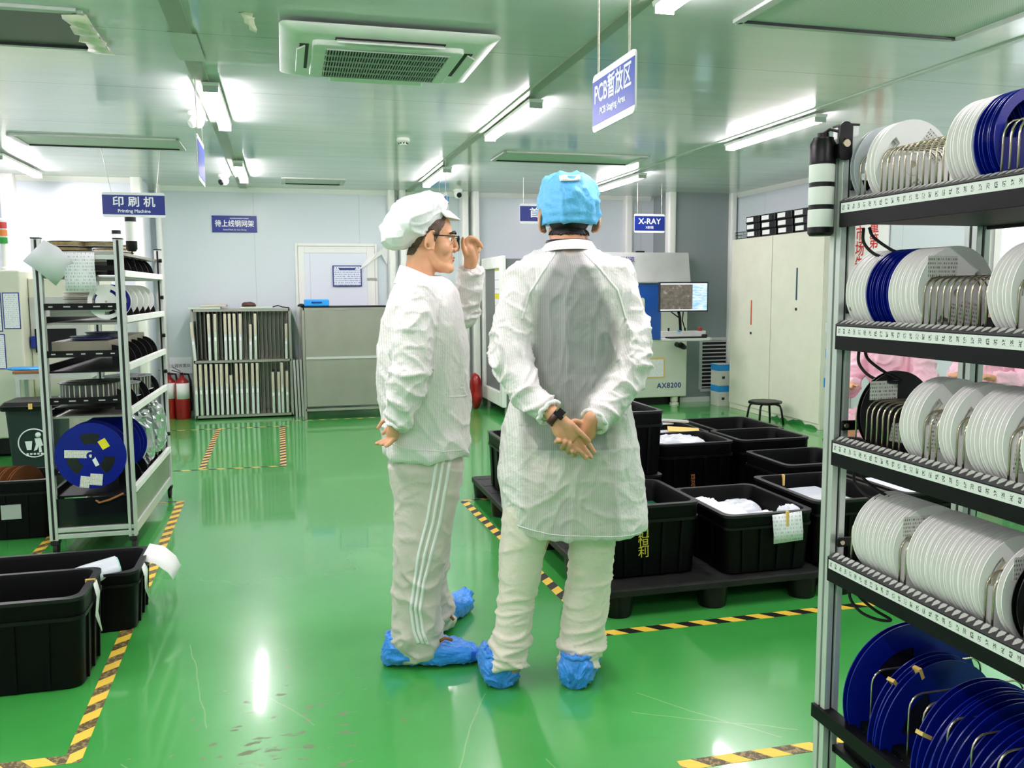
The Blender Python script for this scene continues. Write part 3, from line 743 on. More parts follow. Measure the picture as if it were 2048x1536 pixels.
# ---------------------------------------------------------------- printing machine, table and bin at the left
pm = thing('printing_machine', 'cream solder printing machine at the left edge behind the reel rack', 'machine', (-2.36, 7.95, 0))
zt = at(50, 540, 7.95).z
MB().box(-.5, .26, 0, 1.3, .16, zt).build('body', 'beige_paint', pm, .015)
MB().box(.26, .74, .22, 1.25, .16, zt - .06).build('side_unit', 'beige_paint', pm, .012)
MB().box(.27, .72, .20, .225, .92, zt - .22).build('hatch', 'light_grey', pm, .004)
MB().box(-.45, .7, .06, 1.2, .02, .16).build('plinth', 'black', pm)
MB().box(.30, .62, .19, .21, .86, 1.06).build('dark_opening', 'black', pm)
MB().box(.27, .31, .16, .22, .90, 1.0).build('blue_connector', 'blue_sign', pm, .004)
for x0_, x1_, z0_, z1_ in ((-.01, .115, 1.05, 1.37), (.125, .25, 1.07, 1.37), (.005, .125, .74, 1.03)):
    MB().box(x0_, x1_, -.004, 0, z0_, z1_).build('paper_holder', 'blue_sign', pm)
    MB().box(x0_ + .007, x1_ - .007, -.0055, -.003, z0_ + .008, z1_ - .008).build('form', 'form', pm)
for x in (-.2, .18):
    m = MB(); m.cyl((x, .03, 0), (x, .03, .03), .05, .045, 16); m.cyl((x, .03, .03), (x, .03, .17), .014, .014, 12); m.build('levelling_foot', 'steel', pm)
tl = thing('signal_tower', 'red, orange and green signal tower on the left printing machine', 'signal light', (at(10, 535, 8.1).x, 8.1, zt + .001))
MB().lathe([(.03, 0), (.03, .02), (.018, .03), (.018, .22)], 20).build('post', 'white_paint', tl, 0, 'auto')
zz = .22
for nm, mt in (('green_lens', plain('green_lens', rgb(20, 150, 50), .25)), ('orange_lens', plain('orange_lens', rgb(240, 130, 40), .25)), ('red_lens', plain('red_lens', rgb(205, 30, 30), .25))):
    MB().lathe([(.034, zz), (.034, zz + .05)], 24).build(nm, mt, tl, 0, 'auto')
    MB().lathe([(.032, zz + .05), (.032, zz + .062)], 24).build('spacer', 'white_paint', tl, 0, 'auto'); zz += .062
MB().lathe([(.032, zz), (.03, zz + .012), (.012, zz + .02)], 24).build('cap', 'white_paint', tl, 0, 'auto')

tb = thing('side_table', 'small grey table behind the dark green waste bin', 'table', (at(88, 740, 7.62).x, 7.62, 0))
zt2 = at(60, 742, 7.62).z
MB().box(-.23, .35, -.0, .28, zt2 - .02, zt2).build('table_top', 'kraft', tb, .003)
MB().box(-.22, .34, .01, .27, zt2 - .07, zt2 - .02).build('apron', 'light_grey', tb)
for x in (-.2, .32):
    for y in (.02, .26): MB().box(x - .015, x + .015, y - .012, y + .015, 0, zt2 - .07).build('leg', 'light_grey', tb)
tag(lump('blue_cloth', (at(55, 737, 7.7).x, 7.74, zt2), (.16, .08, .018), 'blue_plastic', 8, .3, 12), 'crumpled blue cloth lying on the small side table', 'cloth')
tag(lump('computer_mouse', (at(82, 738, 7.7).x + .03, 7.70, zt2 + .001), (.06, .035, .02), 'black', 2, .05), 'black mouse lying on the side table', 'mouse')
wb = thing('waste_bin', 'dark green waste bin with white recycling figure, left of the reel rack', 'bin', (at(84, 930, 7.2).x, 7.2, 0))
zb2 = at(60, 805, 7.25).z
m = MB(); m.loft([[(x, y, z) for x, y in rrect(-a, a, -b, b, .03)] for a, b, z in ((.16, .15, 0), (.185, .17, zb2 - .03))]); m.build('body', 'bin_green', wb, 0, 'auto')
m = MB(); m.loft([[(x, y, z) for x, y in rrect(-a, a, -b, b, .03)] for a, b, z in ((.21, .195, zb2 - .035), (.215, .2, zb2), (.19, .17, zb2 + .03))]); m.build('lid', 'black', wb, .004)
MB().box(-.012, .012, -.215, -.2, zb2 - .02, zb2 + .02).build('clip', 'yellow_tape', wb)
m = MB(); m.tube([(.105 * math.cos(a_), 0, .105 * math.sin(a_)) for a_ in [2 * PI * i / 32 for i in range(32)]], .005, 6, False, 0, True)
m.sphere((.03, 0, .06), .02, 12, 8); m.prism([(.005, .035), (.045, .038), (.06, -.02), (.045, -.025), (.05, -.07), (.03, -.07), (.03, -.02), (.018, -.05), (-.005, -.06), (.012, -.01)], 'y', -.003, .003)
m.prism([(-.06, .015), (-.012, .015), (-.02, -.05), (-.05, -.05)], 'y', -.003, .003)
for i in range(5): m.box(-.055 + i * .024, -.04 + i * .024, -.003, .003, -.088, -.075)
o = m.build('figure_emblem', 'white_sign', wb); o.location = (.0, -.17, zb2 * .48)
# ---------------------------------------------------------------- black turnover crates and pallets
def crate(label, x0, x1, y0, y1, z0, z1, group='black crates on the pallets', ribs=4, taper=.94, rz=0.0, rimc='crate_rim'):
    cx, cy = (x0 + x1) / 2, (y0 + y1) / 2; a, b, h = (x1 - x0) / 2, (y1 - y0) / 2, z1 - z0
    t = thing('crate', label, 'crate', (cx, cy, z0), rz, group)
    r = .045
    def R(s, z, d=0.0): return [(x, y, z) for x, y in rrect(-a * s + d, a * s - d, -b * s + d, b * s - d, r, 5)]
    m = MB()      # outer skin up to the lip, down the inside to the bottom
    m.loft([R(taper, 0, .006), R(taper, .006), R(taper + (1 - taper) * .72, h * .74), R(.995, h * .76), R(1, h), R(1, h, .02),
            R(.985, h * .95, .022), R(taper, .02, .024)], cap=True)
    body = m
    m = MB()
    for z, d in ((h - .005, .0035), ):
        m.loft([R(1, z - .006, -d), R(1, z + .006, -d), R(1, z + .007, .020), R(1, z - .004, .021)], cap=False, closed=True)
    m.build('rim', rimc, t, 0, 'auto')
    m = MB().loft([R(.995, h * .76, -.004), R(.995, h * .80, -.004), R(.995, h * .80, .01), R(.995, h * .76, .01)], cap=False, closed=True)
    m.build('lower_rim', 'black', t, 0, 'auto')
    m = body
    for i in range(ribs):
        u = -1 + 2 * (i + .5) / ribs
        x = u * a * .82
        for s in (-1, 1):
            m.bar((x * taper, s * b * (taper + .005), .01), (x, s * b * .985, h * .76), .014, .016, (0, s, 0))
    for i in range(3):
        y = (-1 + 2 * (i + .5) / 3) * b * .8
        for s in (-1, 1): m.bar((s * a * (taper + .004), y * taper, .01), (s * a * .985, y, h * .76), .014, .016, (s, 0, 0))
    m.build('body', 'black_crate', t, 0, 'auto')
    return t
def pallet(label, x0, x1, y0, y1, z=.128):
    t = thing('pallet', label, 'pallet', ((x0 + x1) / 2, (y0 + y1) / 2, 0), 0, 'black plastic pallets')
    a, b = (x1 - x0) / 2, (y1 - y0) / 2
    m = MB(); m.prism(rrect(-a, a, -b, b, .03), 'z', z - .035, z - .002); m.build('deck', 'pallet_black', t, .006)
    m = MB()
    for i in range(6):
        y = -b + .06 + i * (2 * b - .12) / 5; m.box(-a + .02, a - .02, y - .05, y + .05, z - .003, z)
    m.build('deck_slats', 'pallet_black', t, .003)
    for x in (-a + .07, 0, a - .07):
        for y in (-b + .07, 0, b - .07):
            MB().lathe([(.058, 0), (.062, .02), (.068, z - .035)], 20, org=(x, y, 0)).build('foot', 'black', t, 0, 'auto')
    return t
M['pallet_black'] = plain('scuffed_black_pallet', rgb(26, 28, 26), 0.5, spec=.3, var=.35, vscale=18, bump=.1, bscale=90)
pallet('black pallet nearest the camera, between the two men and the reel rack', 1.25, 2.27, 3.24, 4.38)
pallet('black pallet poking out behind the man in blue cap', 1.17, 2.27, 4.44, 5.58)
pallet('black pallet on the right side of the crates, seen through the rack', 2.31, 3.24, 3.24, 4.38)
pallet('black pallet at the back right below the stool', 2.31, 3.24, 4.44, 5.58)
PZ = .130
def flat_stack(name, label, cat, x0, x1, y0, y1, z, n, mat, jit=.02, th=.006, group=None):
    """A few thin sheets lying on each other, each its own thing."""
    for i in range(n):
        a, b = (x1 - x0) / 2, (y1 - y0) / 2
        o = MB().box(-a, a, -b, b, 0, th).build(name, mat if isinstance(mat, str) else mat[i % len(mat)], None, .001)
        o.location = ((x0 + x1) / 2 + random.uniform(-jit, jit), (y0 + y1) / 2 + random.uniform(-jit, jit), z + i * (th + .0006)); o.rotation_euler = (0, 0, random.uniform(-.09, .09))
        tag(o, label % (('topmost', 'second', 'third', 'fourth', 'fifth', 'sixth')[n - 1 - i]), cat, group)
def paper_tag(parent, pts, half, lab, mat='form'):
    o = sheet('paper_tag', pts, half, mat, parent, .0008); o['label'] = lab; return o
def bag(label, cx, cy, z, rx, ry, rz_, seed, mat='clear_film', name='plastic_bag', cat='bag'):
    m = MB(); m.sphere((0, 0, 0), (1, 1, 1), 44, 26); me = m.mesh()
    for v in me.vertices:
        p = v.co.copy(); q = Vector((math.copysign(abs(p.x) ** .6, p.x), math.copysign(abs(p.y) ** .6, p.y), p.z))
        n_ = abs(noise.noise(p * 2.6 + Vector((seed, 0, 0)))) * .35 + abs(noise.noise(p * 6 + Vector((0, seed, 0)))) * .22
        v.co = Vector((q.x * rx, q.y * ry, max(p.z * (1 - n_ * 1.2), -.4) * rz_))
    o = link(name, me, mat, None, 0, True); o.location = (cx, cy, z + .4 * rz_); return tag(o, label, cat)
# near row of the nearest pallet
c1 = crate('black crate with yellow writing behind the coat of the man in blue cap', 1.29, 1.725, 3.36, 3.84, PZ, .445)
o = text('普通恒利', .048, 'gold_text', c1, (-.10, -.243, .155), (PI / 2, 0, 0), .0008, .0006, 1.0) if False else text('普\n通\n恒\n利', .052, 'gold_text', c1, (-.05, -.2415, .175), (PI / 2 - .06, 0, 0), .0004, .0006, 1.0, line=.82)
flat_stack('board_bag', '%s bagged circuit board lying in the crate with yellow writing', 'circuit board', 1.40, 1.66, 3.45, 3.76, .335, 4, ['clear_film', 'pcb'], group='bagged boards in the crate with yellow writing')
c2 = crate('black crate full of white bags with a paper tag on its front', 1.80, 2.23, 3.27, 3.82, PZ, .395)
paper_tag(c2, [(.075, -.279, .262), (.075, -.286, .225), (.078, -.290, .18), (.08, -.288, .135)], [(.072, 0, .004)] * 4, 'white paper form taped to the front rim')
MB().box(.068, .078, -.2915, -.278, .205, .272).build('tape', 'yellow_tape', c2)
for i, (x, y, zz, r) in enumerate(((1.93, 3.40, .27, .1), (2.08, 3.42, .27, .1), (1.95, 3.58, .28, .11), (2.08, 3.66, .27, .1), (1.92, 3.72, .28, .08))):
    bag('crumpled white plastic bag in the tagged crate, %s' % ('at its near left corner', 'at its near right corner', 'in the middle left', 'towards the back right', 'at its far left corner')[i], x, y, zz, r, r * .95, .065, i * 3.1, 'clear_film' if i % 2 else 'paper')
bag('small knotted clear bag on the front edge of the tagged crate', 2.14, 3.33, .345, .05, .045, .05, 44)
c3 = crate('black crate with green boards, right of the tagged crate', 2.26, 2.70, 3.30, 3.86, PZ, .42)
flat_stack('circuit_board', '%s green circuit board in the crate right of the tagged crate', 'circuit board', 2.31, 2.60, 3.48, 3.78, .335, 5, ['pcb', 'clear_film', 'pcb'], group='boards in the crate right of the tagged crate')
MB().box(-.06, -.05, .245, .262, .24, .295).build('tape', 'yellow_tape', c3)
c4 = crate('black crate behind the rack post with pale board bags', 2.74, 3.18, 3.32, 3.88, PZ, .42)
flat_stack('board_bag', '%s pale bagged board seen under the third shelf of the rack', 'circuit board', 2.80, 3.12, 3.42, 3.80, .36, 4, ['clear_film', 'form_blue'], .03, group='bagged boards seen through the right rack')
# second row
crate('black crate under the tall crate beside the blue-capped man', 1.46, 1.90, 4.12, 4.62, PZ, .395)
c5 = crate('tall black crate stacked on another, beside the coat of the man in blue cap', 1.46, 1.90, 4.12, 4.62, .397, .735)
o = lump('tape_scrap', (1.66, 4.60, .736), (.03, .006, .006), 'yellow_tape', 4); tag(o, 'torn bit of tape on the rim of the tall crate', 'tape')
crate('low black crate with open top in front of the bag crate row', 2.49, 2.96, 3.90, 4.34, PZ, .452)
crate('black crate corner above the low open crate, mostly behind the rack post', 2.98, 3.22, 3.92, 4.34, PZ, .50)
c6 = crate('black crate of white film with faint orange writing', 2.03, 2.50, 4.46, 4.86, PZ, .487)
text('通\n恒\n利', .05, 'kraft', c6, (-.03, -.196, .13), (PI / 2 - .06, 0, 0), .0004, .0006, .8, line=.8)
bag('white plastic film lying in the crate with faint orange writing', 2.24, 4.66, .41, .16, .13, .07, 12, 'clear_film')
crate('wide black empty crate right of the white film crate', 2.54, 3.0, 4.46, 4.86, PZ, .487)
crate('black crate at the back right corner of the pallets', 3.02, 3.24, 4.46, 4.86, PZ, .487) if False else None
c7 = crate('black crate of populated circuit boards at the back of the pallets', 2.12, 2.60, 4.95, 5.5, PZ, .46)
for i in range(7):
    o = MB().box(-.1, .1, -.06, .06, 0, .012).build('circuit_board', ('pcb', 'clear_film', 'yellow_tape', 'black', 'paper', 'light_grey', 'pcb')[i], None, .001)
    o.location = (2.22 + (i % 3) * .12, 5.05 + (i // 3) * .16, .43 + .013 * i); o.rotation_euler = (.1 * math.sin(i), .05, .4 * math.sin(i * 2.2))
    tag(o, '%s board on the heap in the back crate, counted from below' % ORD[i + 1], 'circuit board', 'boards heaped in the back crate')
c8 = crate('black crate behind the boards at the far right of the pallets', 2.66, 3.14, 4.95, 5.5, PZ, .46)
crate('black crate end showing left of the blue-capped man on the far pallet', 1.23, 1.60, 4.78, 5.34, PZ, .47)
crate('black crate at the far left back of the pallets, hidden by the coat', 1.64, 2.06, 4.92, 5.46, PZ, .45)
# the two crates in the left foreground
cA = crate('large open black crate in the left foreground with a white paper slip', -1.36, -.705, 3.15, 3.50, 0, .325, 'open black crates in the left foreground', 5, .95)
paper_tag(cA, [(.329, .02, .326), (.34, .02, .27), (.333, .01, .20), (.345, .02, .13)], [(0, .028, 0), (0, .03, 0), (0, .024, 0), (0, .006, 0)], 'narrow white paper slip hanging from the side', 'paper')
MB().box(.30, .334, .012, .02, .318, .33).build('tape', 'yellow_tape', cA)
cB = crate('open black crate with a roll in it, behind the foreground crate', -1.34, -.61, 3.66, 4.03, 0, .245, 'open black crates in the left foreground', 5, .95)
paper_tag(cB, [(.36, .06, .255), (.42, .05, .24), (.47, .03, .20), (.49, .02, .165)], [(.012, .055, .02), (.012, .06, .02), (.01, .055, .02), (.01, .05, .016)], 'white crumpled paper sticking out from the corner', 'paper')
pk = cB.children[-1]; pk.data.polygons.foreach_set('use_smooth', [False] * len(pk.data.polygons))
paper_tag(cB, [(.365, -.06, .243), (.38, -.06, .2), (.375, -.05, .14), (.385, -.05, .085)], [(0, .03, 0), (0, .05, 0), (0, .035, 0), (0, .008, 0)], 'white paper slip hanging down the side', 'paper')
m = MB(); m.tube([(-.24, 0, 0), (-.12, .0, 0), (0, 0, 0)], [.042, .045, .046], 28); me = m.mesh()
for v in me.vertices: v.co.y *= 1.25; v.co += Vector((0, 0, .006 * noise.noise(v.co * 20)))
rl = thing('film_roll', 'roll of clear plastic film with pale green end in the open crate', 'roll', tuple(atz(236, 1134, .250)), .25); rl.rotation_euler = (0, -.16, .32)
link('roll', me, 'clear_film', rl, 0, 'auto')
M['roll_end'] = plain('pale_green_film_end', rgb(150, 200, 186), .4, var=.3, vscale=60, bump=.6, bscale=90)
m = MB(); m.cyl((-.002, 0, 0), (.006, 0, 0), .043, .039, 28); me = m.mesh()
for v in me.vertices: v.co.y *= 1.25
link('roll_end', me, 'roll_end', rl, 0, False)
# crate of brown reels left of the rack
cr = crate('black crate of brown card reels at the left edge of the photo', -2.0, -1.30, 5.24, 5.62, 0, .33, 'open black crates in the left foreground', 5, .97)
MB().box(.10, .2, -.2, -.188, .12, .2).build('grey_sticker', 'light_grey', cr)
# ---------------------------------------------------------------- machines along the right part of the far wall
gm = thing('grey_machine', 'dark grey machine with white-framed side between the two men', 'machine', (2.26, 9.0, 0))
MB().box(.03, .80, .0, .98, .10, 1.70).build('body', 'grey_machine', gm, .01)
m = MB()
m.box(-.02, .03, -.02, .10, .10, 1.73); m.box(-.02, .03, .88, 1.0, .10, 1.73); m.box(-.02, .03, .1, .88, 1.60, 1.73); m.box(-.02, .03, .1, .88, .10, .26)
m.build('side_frame', 'white_paint', gm, .012)
MB().box(.012, .032, .09, .89, .25, 1.62).build('side_panel', 'grey_machine', gm)
m = MB(); m.box(.006, .014, .14, .40, 1.0, 1.60); m.build('document_holder', 'yellow', gm)
for z0, z1 in ((1.03, 1.27), (1.33, 1.58)): MB().box(.003, .008, .16, .38, z0, z1).build('form', 'form', gm)
for z in (.68, .74): MB().box(.008, .014, .2, .7, z - .004, z + .004).build('slot', 'dark_slot', gm)
for y in (.05, .9):
    for x in (.05, .75): MB().cyl((x, y, 0), (x, y, .11), .03, .025, 14).build('foot', 'steel', gm)
tag(lump('red_bag', (2.12, 9.75, 0), (.07, .10, .22), 'red_paint', 6, .25, 8, .9), 'crumpled red bag on the floor left of the grey machine', 'bag')

xm = thing('xray_machine', 'pale green inspection machine with blue front panel and monitor', 'machine', (3.9, 9.35, 0))
m = MB(); m.box(-.70, .685, .0, .6, .10, 1.44); m.build('body', 'pale_machine', xm, .01)
m = MB(); m.prism([(-.04, 1.44), (.6, 1.44), (.6, 1.79), (.03, 1.79), (-.04, 1.46)], 'x', -.70, .70); m.build('head_cover', 'light_grey', xm, .006)
MB().box(-.60, .34, -.012, 0, .78, 1.43).build('blue_panel', 'blue_panel', xm, .004) if False else None
M['blue_panel'] = plain('machine_blue_paint', rgb(34, 86, 168), .35, var=.03)
MB().box(-.60, .34, -.012, 0, .78, 1.43).build('blue_panel', 'blue_panel', xm, .004)
m = MB(); m.prism(rrect(-.25, .13, .93, 1.27, .03), 'y', -.026, -.012); m.build('window_frame', 'cream_paint', xm, .003)
m = MB(); m.prism(rrect(-.21, .06, .97, 1.23, .015), 'y', -.029, -.026); m.build('window', 'glass_dark', xm)
MB().box(.345, .68, -.008, 0, 1.35, 1.40).build('control_strip', 'light_grey', xm, .002)
text('日联科技', .066, 'navy_text', xm, (-.11, -.0195, 1.705), (PI / 2 - .21, 0, 0), .0014, .0006, .85)
m = MB()
for i in range(12):
    a = i * PI / 6; m.bar((.05 * math.cos(a), 0, .05 * math.sin(a)), (.07 * math.cos(a), 0, .07 * math.sin(a)), .007, .002, (0, 1, 0))
m.tube([(.042 * math.cos(2 * PI * i / 24), 0, .042 * math.sin(2 * PI * i / 24)) for i in range(24)], .004, 6, False, 0, True)
m.bar((-.02, 0, .0), (.02, 0, .0), .006, .002, (0, 1, 0)); m.bar((0, 0, -.03), (0, 0, .03), .006, .002, (0, 1, 0))
o = m.build('emblem', 'navy_text', xm); o.location = (-.275, -.02, 1.705); o.rotation_euler = (-.21, 0, 0); o.scale = (.7, 1, .7)
text('AX8200', .085, 'navy_text', xm, (.46, -.0005, .235), (PI / 2, 0, 0), .002, .0008, 1.0, spacing=1.1)
text('C E', .06, 'dark_slot', xm, (.21, -.0005, .615), (PI / 2, 0, 0), .001, .0008, .7)
MB().box(.14, .40, -.003, 0, .33, .57).build('yellow_border', 'yellow_tape', xm)
MB().box(.155, .385, -.0045, -.002, .345, .55).build('form', 'form', xm)
for x in (-.6, .56):
    m = MB(); m.lathe([(.055, 0), (.055, .02), (.03, .03), (.045, .04), (.045, .11)], 18, org=(x, .07, 0)); m.build('levelling_foot', 'cream_paint', xm, 0, 'auto')
MB().box(-.68, .66, .12, .58, .0, .10).build('base_shade_block', 'black', xm)  # solid black block standing in for the shadow under the machine
# tray arm, keyboard shelf, monitor
m = MB(); m.tube([(.55, .0, .72), (.55, -.2, .70), (.42, -.38, .74)], .03, 12); m.build('swing_arm', 'black', xm, 0, True)
m = MB(); m.prism([(.05, -.72), (.60, -.72), (.69, -.60), (.69, -.40), (.16, -.40)], 'z', .80, .83); m.prism([(.15, -.46), (.69, -.46), (.69, -.40), (.16, -.40)], 'z', .83, .90); m.build('control_shelf', 'light_grey', xm, .008)
MB().box(.14, .58, -.70, -.57, .831, .846).build('keyboard', 'black', xm, .004)
m = MB(); m.sphere((.60, -.60, .852), (.03, .05, .018), 16, 10); m.build('mouse', 'black', xm, 0, True)
m = MB(); m.cyl((.62, -.45, .90), (.62, -.45, .935), .024, .024, 18); m.build('emergency_button', 'red_paint', xm, .004)
for x in (.24, .44): MB().cyl((x, -.44, .90), (x, -.44, .935), .008, .012, 12).build('joystick', 'black', xm)
MB().cyl((.36, -.455, .895), (.36, -.455, .91), .02, .02, 16).build('blue_button', 'blue_plastic', xm)
m = MB(); m.tube([(.39, -.43, .90), (.39, -.41, 1.05), (.36, -.42, 1.14)], .016, 10); m.tube([(.39, -.41, 1.04), (.30, -.41, 1.10), (.22, -.42, 1.17)], .007, 8); m.tube([(.46, -.41, .9), (.42, -.41, 1.02), (.43, -.42, 1.15)], .007, 8); m.build('monitor_stalk', 'black', xm, 0, True)
mon = thing('monitor', None, None, (.40, -.47, 1.28), -.10); mon.parent = xm
del_keys = [k_ for k_ in ('label', 'category') if k_ in mon.keys()]
for k_ in del_keys: del mon[k_]
MB().box(-.285, .285, -.015, .03, -.165, .165).build('bezel', 'navy_frame', mon, .004) if False else None
M['navy_frame'] = plain('dark_navy_plastic', rgb(22, 32, 52), .4)
MB().box(-.285, .285, -.015, .03, -.165, .165).build('bezel', 'navy_frame', mon, .004)
def screen_mat():
    t = NT('lit_inspection_screen'); co = t.coord(); x, y, z = t.sep(co)
    v = t.noise(26, 4, co, .6)
    pic = t.ramp(v, ((.35, rgb(78, 72, 66)), (.62, rgb(104, 96, 88)), (.72, rgb(170, 165, 160))))
    side = t.ramp(t.noise(40, 3, t.mapped((.4, 1, 3))), ((.4, rgb(150, 190, 222)), (.6, rgb(224, 236, 246))))
    c = t.mix(t.math('GREATER_THAN', x, .10), pic, side)
    bar = t.math('GREATER_THAN', t.math('ABSOLUTE', z), .138)
    c = t.mix(bar, c, rgb(235, 240, 245))
    t.l(c, t.b.inputs['Base Color']); t.l(c, t.b.inputs['Emission Color']); t.b.inputs['Emission Strength'].default_value = .55
    return t.m
MB().box(-.27, .27, -.0165, -.0145, -.15, .15).build('screen', screen_mat(), mon)
st = thing('signal_tower', 'lit signal tower on a thin pole beside the X-RAY sign', 'signal light', (at(1341, 505, 9.6).x, 9.6, 1.791))
MB().lathe([(.04, 0), (.04, .02), (.012, .05), (.012, .33)], 18).build('pole', 'white_paint', st, 0, 'auto')
for z0, z1, nm, mt in ((.33, .40, 'green_lens', glow('lit_green_lens', rgb(150, 235, 190), 1.6)), (.402, .47, 'white_lens', glow('lit_clear_lens', rgb(255, 240, 190), 3.0)), (.472, .53, 'orange_lens', plain('orange_red_lens', rgb(220, 84, 50), .3))):
    MB().lathe([(.04, z0), (.042, z0 + .004), (.042, z1)], 22).build(nm, mt, st, 0, 'auto')
o = MB().box(-.05, .05, -.02, .02, 0, .02).build('black_bracket', 'black', None, .004); o.location = (at(1280, 505, 9.45).x, 9.45, 1.791); tag(o, 'small black clip on top of the inspection machine', 'clip')

# louvre in the grey wall, cartons, tall cabinets, binders, stool
lv = thing('wall_vent', 'grey louvred vent low in the grey wall beside the tall cabinets', 'air vent', (5.06, 9.55, .45))
m = MB()
for s in (-1, 1): m.box(s * .2 - .02, s * .2 + .02, -.015, 0, -.30, .32); m.box(-.2, .2, -.015, 0, s * .31 - .02, s * .31 + .02)
m.build('frame', 'light_grey', lv, .003)
MB().box(-.19, .19, -.004, -.001, -.29, .3).build('dark_back', 'dark_slot', lv)
for i in range(13):
    z = -.27 + i * .046; MB().bar((-.185, -.012, z), (.185, -.012, z), .02, .004, (0, -.6, .8)).build('louvre_blade', 'light_grey', lv)
def carton(label, x, y, z, w_, d_, h_):
    t = thing('carton', label, 'box', (x, y, z), 0, 'blue and white cartons beside the tall cabinets')
    MB().box(-w_ / 2, w_ / 2, -d_ / 2, d_ / 2, 0, h_).build('box', 'carton', t, .002)
    MB().box(-w_ / 2 - .001, w_ / 2 + .001, -d_ / 2 - .001, d_ / 2 + .001, h_ * .68, h_ * .98).build('blue_band', 'blue_plastic', t)
    MB().box(-w_ / 2 + .04, -w_ / 2 + .075, -d_ / 2 - .0015, -d_ / 2, h_ * .3, h_ * .42).build('printed_mark', 'dark_slot', t)
M['carton'] = plain('pale_carton_board', rgb(206, 206, 196), .6)
carton('lower left blue-banded carton beside the tall cabinets', 4.955, 9.20, 0, .16, .2, .245)
carton('upper left blue-banded carton beside the tall cabinets', 4.955, 9.20, .247, .16, .2, .245)
carton('lower right blue-banded carton beside the tall cabinets', 5.12, 9.22, 0, .15, .2, .235)
carton('upper right blue-banded carton beside the tall cabinets', 5.12, 9.22, .237, .15, .2, .235)
def tall_cabinet(label, y0, y1, handles):
    t = thing('storage_cabinet', label, 'cabinet', (5.12, (y0 + y1) / 2, 0), 0, 'tall white cabinets')
    h = (y1 - y0) / 2
    MB().box(-.16, .17, -h, h, 0.0, 1.92).build('body', 'cream_paint', t, .004)
    MB().box(-.17, -.16, -h + .004, h - .004, .06, 1.915).build('door', 'cream_paint', t, .003)
    for y, z, L, mt in handles:
        d_ = t.children[-1] if False else [c for c in t.children if c.name.startswith('door')][0]
        MB().box(-.178, -.169, y - .008, y + .008, z - L / 2, z + L / 2).build('handle', mt, d_, .002)
        MB().cyl((-.178, y, z - L / 2 - .09), (-.168, y, z - L / 2 - .09), .014, .014, 12).build('lock', 'dark_slot', d_)
    return t
M['red_trim'] = plain('red_handle', rgb(196, 84, 56), .4)
M['teal_trim'] = plain('blue_handle', rgb(24, 70, 100), .4)
za = atx(1503, 625, 4.95); zb3 = atx(1594, 568, 4.95)
tall_cabinet('far tall white cabinet with red handle', 8.15, 9.0, ((za.y - 8.575, za.z, .27, 'red_trim'),))
tall_cabinet('near tall white cabinet with blue handle', 7.24, 8.146, ((zb3.y - 7.693, zb3.z, .32, 'teal_trim'),))
nc = [c for c in bpy.data.objects if c.get('label', '').startswith('near tall white')][0]
for x_, z_, mt in ((-.13, .42, 'blue_plastic'), (-.13, .56, 'clear_film'), (-.12, .70, 'blue_plastic'), (-.13, .95, 'paper')):
    MB().box(x_, x_ + .10, -.458, -.4525, z_, z_ + .09).build('sticker', mt, nc)
random.seed(21); vv_ = [(-.42, 0.0)] + [(-.42 + i * .05, .015 + .07 * random.random() * (1 - abs(i - 9) / 14)) for i in range(17)] + [(.40, 0.0)]
MB().prism(vv_, 'x', -.1716, -.1700).build('green_paint_smear', plain('peeled_green_paint', rgb(36, 120, 48), .5, var=.2), nc)
def binder(label, y, z, x=5.10):
    t = thing('ring_binder', label, 'binder', (x, y, z), 0, 'black ring binders on the tall cabinets')
    MB().box(-.15, .13, -.14, .14, 0, .075).build('cover', 'black', t, .006)
    MB().box(-.1525, -.149, -.02, .12, .016, .062).build('spine_label', 'paper', t)
    MB().cyl((-.153, -.08, .038), (-.148, -.08, .038), .012, .012, 14).build('finger_hole', 'dark_slot', t)
bn = ('farthest', 'second from the far end', 'third from the far end', 'nearest before the beacon')
for i in range(4):
    for j in range(3):
        binder('black ring binder, %s, %s row on the tall cabinets' % (bn[i], ('bottom', 'middle', 'top')[j]), 8.54 - i * .31 + j * .012, 1.921 + j * .077)
wr = thing('wire_basket', 'black wire file basket left of the binders on the tall cabinet', 'basket', (5.08, 8.83, 1.921))
m = MB()
for i in range(9):
    y = -.12 + i * .03; m.tube([(-.12, y, .004), (-.12, y, .07), (-.118, y, .075)], .002, 5); m.tube([(-.12, y, .004), (.12, y, .004)], .002, 5)
for z in (.004, .04, .075): m.tube([(-.12, -.12, z), (-.12, .12, z), (.12, .12, z), (.12, -.12, z)], .0025, 5, False, 0, True)
m.build('wires', 'black', wr)
so = thing('stool', 'low black stool in front of the tall white cabinets', 'stool', (4.69, 7.78, 0))
m = MB(); m.prism([(.17 * math.cos(PI * i / 4 + .39), .17 * math.sin(PI * i / 4 + .39)) for i in range(8)], 'z', .205, .235); m.build('seat', 'black', so, .01)
for i in range(4):
    a = i * PI / 2 + .75; c_, s_ = math.cos(a), math.sin(a)
    MB().tube([(.10 * c_, .10 * s_, .205), (.15 * c_, .15 * s_, .19), (.165 * c_, .165 * s_, .15), (.19 * c_, .19 * s_, 0)], .011, 8).build('leg', 'black', so, 0, True)
m = MB()
for i in range(5): m.box(-.005, .0, -.02 * i * .0, .08 + .0 * i, .0, .02)
